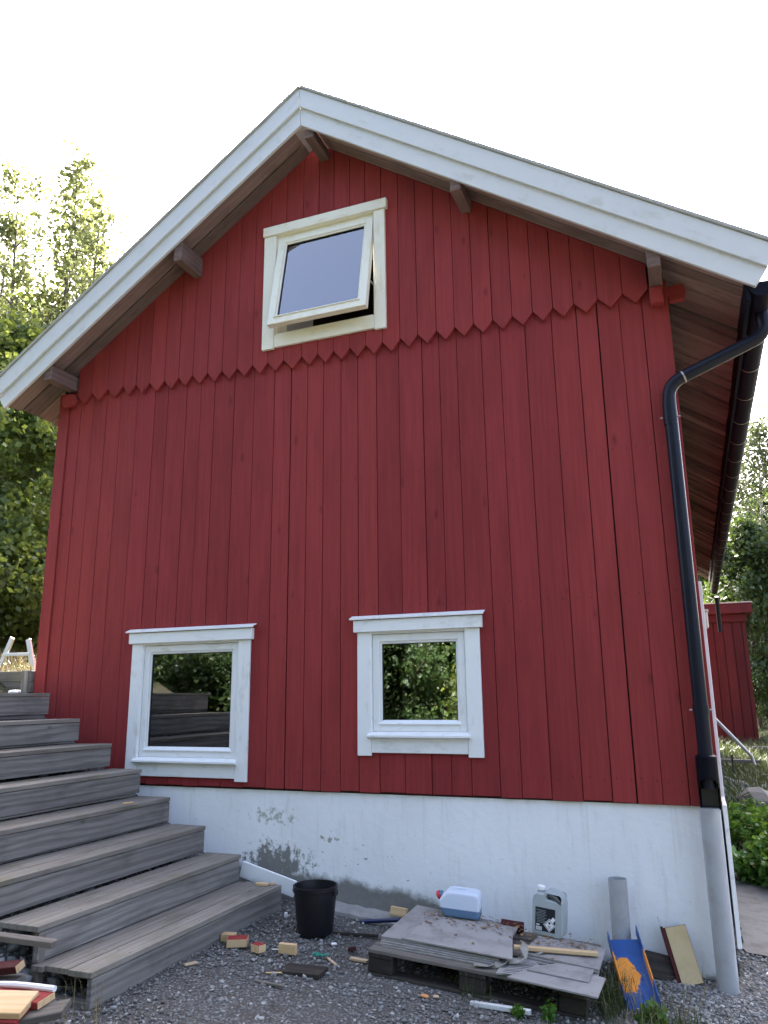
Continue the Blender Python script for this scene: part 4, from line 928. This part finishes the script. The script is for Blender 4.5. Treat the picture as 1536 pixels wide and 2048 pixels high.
def make_tree(Ht, spread, nl, size, leafmat, barkmat, clear=.12, rise=.9, sub=6, tight=.20, lean=0.0, seed=1, nlimb=None, cluster=1.0, elong=1.3):
    global RNG
    keep = RNG; RNG = np.random.default_rng(seed)
    bm = bmesh.new(); tr_ = limb_pts((0, 0, -.3), (lean, 0, 1), Ht * .97, 12, .05, .035); r0 = Ht * .011
    tube_bm([Vector(p) for p in tr_], [max(.01, r0 * (1 - i / 12.4)) for i in range(13)], 7, True, bm)
    cl = []; wts = []
    nlimb = nlimb or int(18 + Ht * 1.4)
    for k in range(nlimb):
        t = clear + (1 - clear) * (k + RNG.random()) / nlimb; f = t * 12; i = min(int(f), 11); p = tr_[i] * (1 - (f - i)) + tr_[i + 1] * (f - i)
        az = k * 2.4 + RNG.normal() * .4; prof = (min(1, (1.02 - t) / .55)) ** .8 * (.55 + .45 * min(1, t / .35))
        L_ = spread * prof * RNG.uniform(.75, 1.15) + .12 * Ht * .1
        el = rise * RNG.uniform(.7, 1.2)
        lp_ = limb_pts(p, (math.cos(az), math.sin(az), el), L_, 5, .06, .13)
        tube_bm([Vector(q) for q in lp_], [max(.006, r0 * .35 * (1 - t * .6) * (1 - j / 5.5)) for j in range(6)], 4, False, bm)
        for j in range(sub):
            u_ = RNG.uniform(.25, 1.0); ii = min(int(u_ * 5), 4); q = lp_[ii] * (1 - (u_ * 5 - ii)) + lp_[ii + 1] * (u_ * 5 - ii)
            sp = limb_pts(q, (RNG.normal(), RNG.normal(), RNG.uniform(.1, 1.2)), L_ * RNG.uniform(.2, .42), 3, .05, .2)
            if j < 3: tube_bm([Vector(w_) for w_ in sp], [.010, .008, .006, .004], 3, False, bm)
            cl += [sp[1], sp[2], sp[3]]; wts += [.6, 1, 1]
        cl += [lp_[3], lp_[4], lp_[5]]; wts += [.6, 1, 1]
    cl = np.array(cl); wts = np.array(wts) * RNG.uniform(.2, 1.8, len(wts)); wts /= wts.sum()
    ci = RNG.choice(len(cl), nl, p=wts); P = cl[ci] + RNG.normal(size=(nl, 3)) * tight * cluster * RNG.uniform(.4, 1.3, (len(cl), 1))[ci]
    crown = leaves(P, size, leafmat, 'crown', elong=elong)
    trunk = mesh_of('trunk', bm, barkmat, True); RNG = keep
    return trunk, crown
def place_tree(meshes, name, loc, rz, s, label, group, cat='tree'):
    x_, y_ = loc; z_ = H(x_, y_)
    mw = Matrix.Translation((x_, y_, z_)) @ Matrix.Rotation(rz, 4, 'Z') @ Matrix.Scale(s, 4)
    t = bpy.data.objects.new(name, None); link(t, None, mw); tag(t, label, cat, group)
    add('trunk', meshes[0], t, mw); add('crown', meshes[1], t, mw); return t
T_as = make_tree(12.0, 1.7, 4000, .092, 'aspen', 'bark', clear=.08, rise=1.5, sub=5, tight=.22, seed=12, nlimb=30)
T_as2 = make_tree(12.0, 1.9, 4000, .092, 'aspen', 'bark', clear=.06, rise=1.3, sub=5, tight=.24, seed=5, nlimb=28)
T_de = make_tree(9.0, 3.0, 17000, .15, 'leaf', 'bark', clear=.06, rise=.7, sub=7, tight=.34, seed=21, nlimb=34)
T_dk = make_tree(11.0, 3.2, 16000, .19, 'darkleaf', 'bark', clear=.05, rise=.45, sub=7, tight=.36, seed=31, nlimb=36)
T_bi = make_tree(12.0, 2.4, 9000, .10, 'softleaf', 'palebark', clear=.2, rise=.8, sub=8, tight=.35, seed=41, nlimb=30)
T_bu = make_tree(2.6, 1.5, 7000, .11, 'leaf', 'bark', clear=.02, rise=.7, sub=5, tight=.2, seed=51, nlimb=26)
T_bd = make_tree(3.0, 1.6, 13000, .075, 'darkleaf', 'bark', clear=.02, rise=.7, sub=5, tight=.22, seed=61, nlimb=26)
GL, GRT, GB = 'trees left of the house', 'trees right of the house', 'trees mirrored in the windows'
for me_, x_, y_, zt_, rz_, lb_ in ((T_as, -13.85, 8.0, 15.2, .3, 'slim aspen whose top stands highest left of the roof'), (T_as2, -14.9, 8.0, 14.2, 1.9, 'slim aspen just left of the highest aspen'),
        (T_as2, -15.5, 7.8, 12.9, 2.9, 'slim aspen at the left frame edge'), (T_as, -12.65, 8.2, 12.7, 4.0, 'slim aspen right of the highest aspen'),
        (T_as2, -11.9, 8.0, 11.3, 5.2, 'short aspen showing just above the white rake board'), (T_as, -13.3, 8.6, 13.4, 1.1, 'slim aspen close behind the highest aspen')):
    place_tree(me_, 'aspen_tree', (x_, y_), rz_, (zt_ - H(x_, y_)) / 11.4, lb_, GL)
place_tree(T_de, 'leafy_tree', (-12.9, 6.0), .8, .80, 'dense leafy tree filling the gap under the left eave', GL)
place_tree(T_de, 'leafy_tree', (-10.6, 5.2), 2.9, .62, 'low leafy tree beside the left wall corner', GL)
place_tree(T_bi, 'birch_tree', (-10.2, 7.6), 1.2, .62, 'thin pale-stemmed birch by the left wall corner', GL)
place_tree(T_dk, 'dark_tree', (-17.5, 12.0), 2.2, .95, 'dark tree behind the aspens on the left', GL)
place_tree(T_dk, 'dark_tree', (-15.0, 13.5), 4.2, .78, 'dark tree in the shade left behind the house', GL)
place_tree(T_bu, 'dark_shrub', (-9.6, 3.9), .5, .75, 'dark shrub near the ladder left of the house', 'shrubs left of the house', 'shrub')
place_tree(T_bu, 'leafy_shrub', (-11.2, 3.6), 1.5, .85, 'lit green shrub at the left frame edge above the ladder', 'shrubs left of the house', 'shrub')
place_tree(T_bu, 'leafy_shrub', (-9.9, 5.6), 3.5, .95, 'green shrub between the ladder and wall corner', 'shrubs left of the house', 'shrub')
# right side
place_tree(T_bi, 'birch_tree', (3.0, 24.0), .4, .90, 'thin birch whose sparse top shows right of the gutter', GRT)
place_tree(T_dk, 'dark_tree', (2.2, 31.0), 1.4, .70, 'dark green tree behind the shed roof', GRT)
place_tree(T_dk, 'dark_tree', (3.7, 32.0), 3.1, .85, 'broad dark tree at the right frame edge', GRT)
place_tree(T_de, 'leafy_tree', (3.9, 26.5), 2.0, .62, 'sunlit yellow-green tree at the right frame edge', GRT)
place_tree(T_dk, 'dark_tree', (2.7, 27.5), .9, .70, 'dark tree rising between shed and sunlit tree', GRT)
place_tree(T_de, 'leafy_tree', (3.0, 38.0), .2, .95, 'pale green tree far behind the shed', GRT)
place_tree(T_dk, 'dark_tree', (4.9, 40.0), 5.0, 1.1, 'far dark tree beyond the road', GRT)
place_tree(T_dk, 'dark_tree', (2.3, 22.5), 2.6, .60, 'full green tree just behind the red shed', GRT)
place_tree(T_bd, 'dark_shrub', (2.85, 21.0), 1.0, .78, 'rounded dark bush right of the red shed', 'shrubs by the shed', 'shrub')
place_tree(T_bu, 'leafy_shrub', (4.4, 26.0), 2.0, 1.0, 'low green bush across the road on the right', 'shrubs by the shed', 'shrub')
# behind the viewer: what the panes mirror
mir = [(T_de, (-2.6, -12.0), .4, .80, 'sunlit leafy tree mirrored in the right lower pane'), (T_dk, (.8, -14.0), 1.1, .9, 'dark tree mirrored at the right of the square pane'),
       (T_dk, (-5.5, -14.0), 2.7, .85, 'dark tree mirrored in the top of the larger lower pane'), (T_dk, (-9.5, -12.5), 3.7, .9, 'dark tree mirrored at the left of the larger lower pane'),
       (T_dk, (-3.9, -16.0), 5.1, 1.0, 'dark tree mirrored between the two lower panes'), (T_dk, (4.2, -15.0), .1, 1.0, 'dark tree mirrored dimly past the square pane edge'),
       (T_de, (-12.5, -9.5), 4.4, .9, 'leafy tree mirrored at the far left of the larger pane'), (T_dk, (-1.2, -18.5), 2.2, 1.1, 'tall dark tree mirrored high in the square pane')]
for me_, lc_, rz_, s_, lb_ in mir: place_tree(me_, 'mirrored_tree', lc_, rz_, s_, lb_, GB)
mis = [(T_bd, (-6.05, -2.25), .4, .42, 'small dark shrub added to darken the reflection above the top step'), (T_bd, (-5.7, -3.5), 2.0, .62, 'low dark shrub added to darken the reflection beside the stairs'), (T_bd, (-7.2, -6.0), 1.0, .95, 'dark shrub added to darken the reflection close behind the stairs'), (T_bd, (-8.6, -7.0), 2.2, 1.1, 'tall dark shrub added to darken the upper left of the larger pane'), (T_bd, (-6.0, -7.2), 4.6, 1.0, 'dark shrub added to darken the right side of the larger pane'), (T_bu, (-3.2, -9.6), 2.1, .8, 'lit bush mirrored low in the right lower pane'), (T_bd, (-1.4, -10.2), 1.0, 1.0, 'dark bush mirrored low at the right of the square pane'), (T_bd, (-5.3, -10.0), 4.0, 1.0, 'dark bush mirrored behind the stairs in the larger pane'),  # shrubs near the stairs are unseen additions hiding the sunlit bank in the pane
       (T_bd, (-7.4, -9.4), 3.0, 1.1, 'dark bush mirrored at the left of the larger pane'), (T_bd, (.6, -10.6), .7, 1.0, 'dark bush mirrored at the right frame of the square pane'), (T_bd, (-9.6, -8.2), 5.5, 1.1, 'dark bush mirrored at the outer edge of the larger pane')]
for me_, lc_, rz_, s_, lb_ in mis: place_tree(me_, 'mirrored_shrub', lc_, rz_, s_, lb_, 'shrubs mirrored in the windows', 'shrub')

# low green weeds beside the side wall
def weed(loc, n, hgt_, rad, size, mat, label, name='weed_clump', group=None):
    x_, y_ = loc; z_ = H(x_, y_); bm = bmesh.new(); P = []
    for k in range(n):
        a = random.uniform(0, 6.3); r_ = rad * math.sqrt(random.random()); h_ = hgt_ * random.uniform(.55, 1.0) * (1.1 - .5 * r_ / rad)
        b = Vector((r_ * .6 * math.cos(a), r_ * .6 * math.sin(a), 0)); t = Vector((r_ * 1.15 * math.cos(a), r_ * 1.15 * math.sin(a), h_)); m_ = (b + t) / 2 + Vector((0, 0, h_ * .1))
        tube_bm([b, m_, t], [.004, .003, .002], 3, False, bm)
        for u_ in np.linspace(.25, 1, 7):
            q = b * (1 - u_) ** 2 + m_ * 2 * u_ * (1 - u_) + t * u_ ** 2; P += [np.array(q) + RNG.normal(size=3) * size * .6 for _ in range(5)]
    t = thing(name, (x_, y_, z_), label, 'plant', group); mw = Matrix.Translation((x_, y_, z_))
    add('stem', mesh_of('stem', bm, 'nettle'), t, mw); add('leaf_mass', leaves(np.array(P), size, mat, 'leaf_mass', .4, 1.7), t, mw); return t
for i, (a, b, h_, r_, lb_) in enumerate(((.98, 2.5, .42, .34, 'bright nettle clump nearest the pale path'), (1.02, 3.5, .5, .42, 'bright nettle clump in front of the grey rock'), (1.35, 4.3, .5, .45, 'nettle clump right of the grey rock at the frame edge'), (.92, 4.6, .38, .3, 'small nettle clump against the side wall'))):
    weed((a, b), 90, h_, r_, .045, 'nettle', lb_, 'nettle_clump', 'nettles beside the house')
weed((-.53, -1.09), 4, .06, .035, .016, 'nettle', 'small leafy weed in front of the pallet beside the trim strip', 'small_weed')
weed((-.40, -1.07), 4, .13, .03, .018, 'nettle', 'taller leafy weed at the right front of the pallet', 'small_weed')
weed((.10, -.80), 6, .09, .06, .03, 'nettle', 'broad green weed at the foot of the blue channel', 'small_weed')
weed((1.32, 1.55), 14, .20, .20, .05, 'nettle', 'low weed on the pale path at the right frame edge', 'small_weed')

def blades(name, pts, hmin, hmax, mat, wid=.004, lean=.5):
    n = len(pts); P = np.array([(a, b, H(a, b)) for a, b in pts]); a = RNG.uniform(0, 6.283, n); d = np.stack([np.cos(a), np.sin(a), np.zeros(n)], 1)
    s = np.stack([-np.sin(a), np.cos(a), np.zeros(n)], 1) * wid; h_ = RNG.uniform(hmin, hmax, n)[:, None]; ln = RNG.uniform(.1, 1, n)[:, None] * lean * h_
    up_ = np.array([0, 0, 1.0]); m_ = P + up_ * h_ * .6 + d * ln * .35; t = P + up_ * h_ * (1 - .25 * lean) + d * ln
    V = np.stack([P - s, P + s, m_ + s * .7, m_ - s * .7, m_ - s * .7, m_ + s * .7, t + s * .1, t - s * .1], 1)
    return quads_mesh(name, V, mat)
def scatter(n, f): return [p for p in (f() for _ in range(n)) if _in(np.float64(p[0]), np.float64(p[1]))]
gp = scatter(520, lambda: (random.gauss(-.13, .05), random.gauss(-.62, .18))) + scatter(160, lambda: (random.gauss(.20, .10), random.gauss(-.86, .08))) + scatter(30, lambda: (random.gauss(-.80, .05), random.gauss(-1.03, .02)))
tag(add('grass', blades('grass', gp, .05, .20, 'grass', .0018, 1.0)), 'thin green grass between the pallet and the blue channel', 'grass', kind='stuff')
gp = scatter(80, lambda: (random.gauss(.12, .14), random.gauss(-.80, .18))) + scatter(14, lambda: (random.gauss(-2.32, .06), random.gauss(-2.2, .05)))
tag(add('dry_grass', blades('dry_grass', gp, .08, .34, 'drygrass', .0016, 1.1)), 'dry pale grass stalks around the blue channel', 'grass', kind='stuff')
gp = scatter(15000, lambda: (random.uniform(.62, 3.2), 3.0 + 15 * random.random() ** 1.3)) + scatter(8000, lambda: (random.uniform(1.0, 9), random.uniform(14, 34)))
tag(add('meadow_grass', blades('meadow_grass', gp, .08, .30, 'grass', .007, .7)), 'rough grass growing along the side of the house', 'grass', kind='stuff')
gp = scatter(5000, lambda: (random.uniform(-11, -5.6), random.uniform(.6, 7)))
tag(add('bank_grass', blades('bank_grass', gp, .06, .22, 'drygrass', .006, .9)), 'dry grass on the bank behind the ladder', 'grass', kind='stuff')

# rocks, rubble and boards in the yard to the right
def rock(loc, s, label, seed, group='rocks in the side yard', dz=.25):
    bm = bmesh.new(); bmesh.ops.create_icosphere(bm, subdivisions=2, radius=1); rr = random.Random(seed)
    for v in bm.verts:
        k = 1 + .22 * math.sin(v.co.x * 3 + seed) * math.cos(v.co.y * 2.7 - seed) + rr.uniform(-.06, .06); v.co = Vector((v.co.x * k * s[0], v.co.y * k * s[1], v.co.z * k * s[2]))
    return tag(add('rock', mesh_of('rock', bm, 'rock'), None, Matrix.Translation((loc[0], loc[1], H(*loc) + s[2] * dz)) @ Matrix.Rotation(seed, 4, 'Z')), label, 'rock', group)
rock((1.12, 6.3), (.38, .30, .24), 'large rounded grey rock behind the nettles', 1.3)
rock((.98, 8.2), (.14, .12, .12), 'pale upright stone behind the large grey rock', 2.2)
rock((.80, 8.5), (.14, .10, .12), 'stone against the side wall behind the large rock', 3.1)
rock((1.62, 8.8), (.12, .10, .06), 'small white stone right of the pale upright stone', 4.4)
rock((1.52, 3.3), (.22, .3, .12), 'flat stone among the nettles at the frame edge', 5.2)
tag(add('rubble', stones('rubble', 260, (.62, 1.9), (6.6, 9.4), .03, .09, power=1.4)), 'rubble stones in the grass along the side wall', 'rubble', kind='stuff')
tag(board('yard_plank', None, 'pallet', (1.02, 10.2, H(1.0, 10.2) + .22), .75, .12, .05, (1, .1, -.02), (0, 1, 0), .004), 'grey plank raised on a stick in the side yard', 'plank')
tag(board('yard_plank', None, 'pallet', (1.75, 9.6, H(1.75, 9.6) + .10), .8, .12, .05, (1, -.1, .04), (0, 1, 0), .004), 'grey plank in the grass at the right frame edge', 'plank')
tag(board('yard_plank', None, 'deck', (1.55, 14.2, H(1.5, 14.2) + .12), 1.3, .1, .05, (1, .05, .03), (0, 1, 0), .004), 'thin plank lying at the foot of the red shed', 'plank')
tag(tube('steel_pole', None, 'steel', [(.70, 9.0, .26), (1.22, 9.2, -.36), (1.25, 9.2, -.50)], .028, 10), 'galvanised pole leaning diagonally before the red shed', 'pole')
tag(tube('stake', None, 'darkwood', [(.93, 9.4, -.75), (.93, 9.4, -.36)], .016, 8), 'short dark stake left of the leaning pole', 'stake')
for i, (x_, y_, l_, w_, a_, lb_) in enumerate(((.95, -.40, .42, .09, -.5, 'broken white board nearest the drain pipe on the stones'), (1.05, -.62, .36, .12, -.35, 'pale broken board at the bottom right corner'), (.78, -.18, .22, .06, .4, 'small white board shard above the broken white board'))):
    tag(board('broken_board', None, 'dirtywhite', (x_, y_, H(x_, y_) + .035), l_, w_, .018, (math.cos(a_), math.sin(a_), -.05), (-math.sin(a_), math.cos(a_), .15), .003), lb_, 'board', 'broken boards by the drain pipe')
cbm = board('lime_spill', None, 'dirtywhite', (.86, .28, H(.86, .28) + .012), .34, .5, .012, (1, .2, 0), (0, 1, 0), .005); tag(cbm, 'white lime spill on the ground right of the drain pipe', 'lime spill', kind='stuff')

# red shed behind
sx0, sx1, sy = .60, 1.80, 16.0; sz = H(1.3, 16.0)
shed = thing('red_shed', (1.2, sy + 1.2, sz), 'small red board shed standing behind the house', 'shed')
swall = cbox('wall', shed, 'backing', sx0, sx1 - .03, sy + .03, sy + 2.4, sz - .1, 2.72, 0)
xs = list(np.arange(sx0, sx1 - .01, .22)) + [sx1]
for a, b in zip(xs, xs[1:]): board('board', swall, 'oldredshade', ((a + b) / 2, sy + .012, (sz - .12 + 2.6) / 2 + random.uniform(-.02, .02)), 2.74 - sz, b - a - .014, .024, (0, 0, 1), (1, 0, 0), .004)
for k in range(10): board('board', swall, 'oldredshade', (sx1 - .014, sy + .15 + k * .24, (sz + 2.6) / 2), 2.62 - sz, .225, .024, (0, 0, 1), (0, 1, 0), .004)
cbox('fascia', shed, 'oldredshade', sx0 - .1, sx1 + .04, sy - .05, sy - .002, 2.40, 2.60, .005)
rf = cbox('roof', shed, 'oldredshade', sx0 - .1, sx1 + .18, sy - .16, sy + 2.6, 2.602, 2.85, .006); cbox('roof_felt', rf, 'felt', sx0 - .12, sx1 + .20, sy - .18, sy + 2.62, 2.852, 2.88, .004)
tube('drain_spout', shed, 'gutter', [(1.14, 14.26, 2.86), (1.14, 14.4, 2.6), (1.14, 14.45, 2.05)], .05, 10)
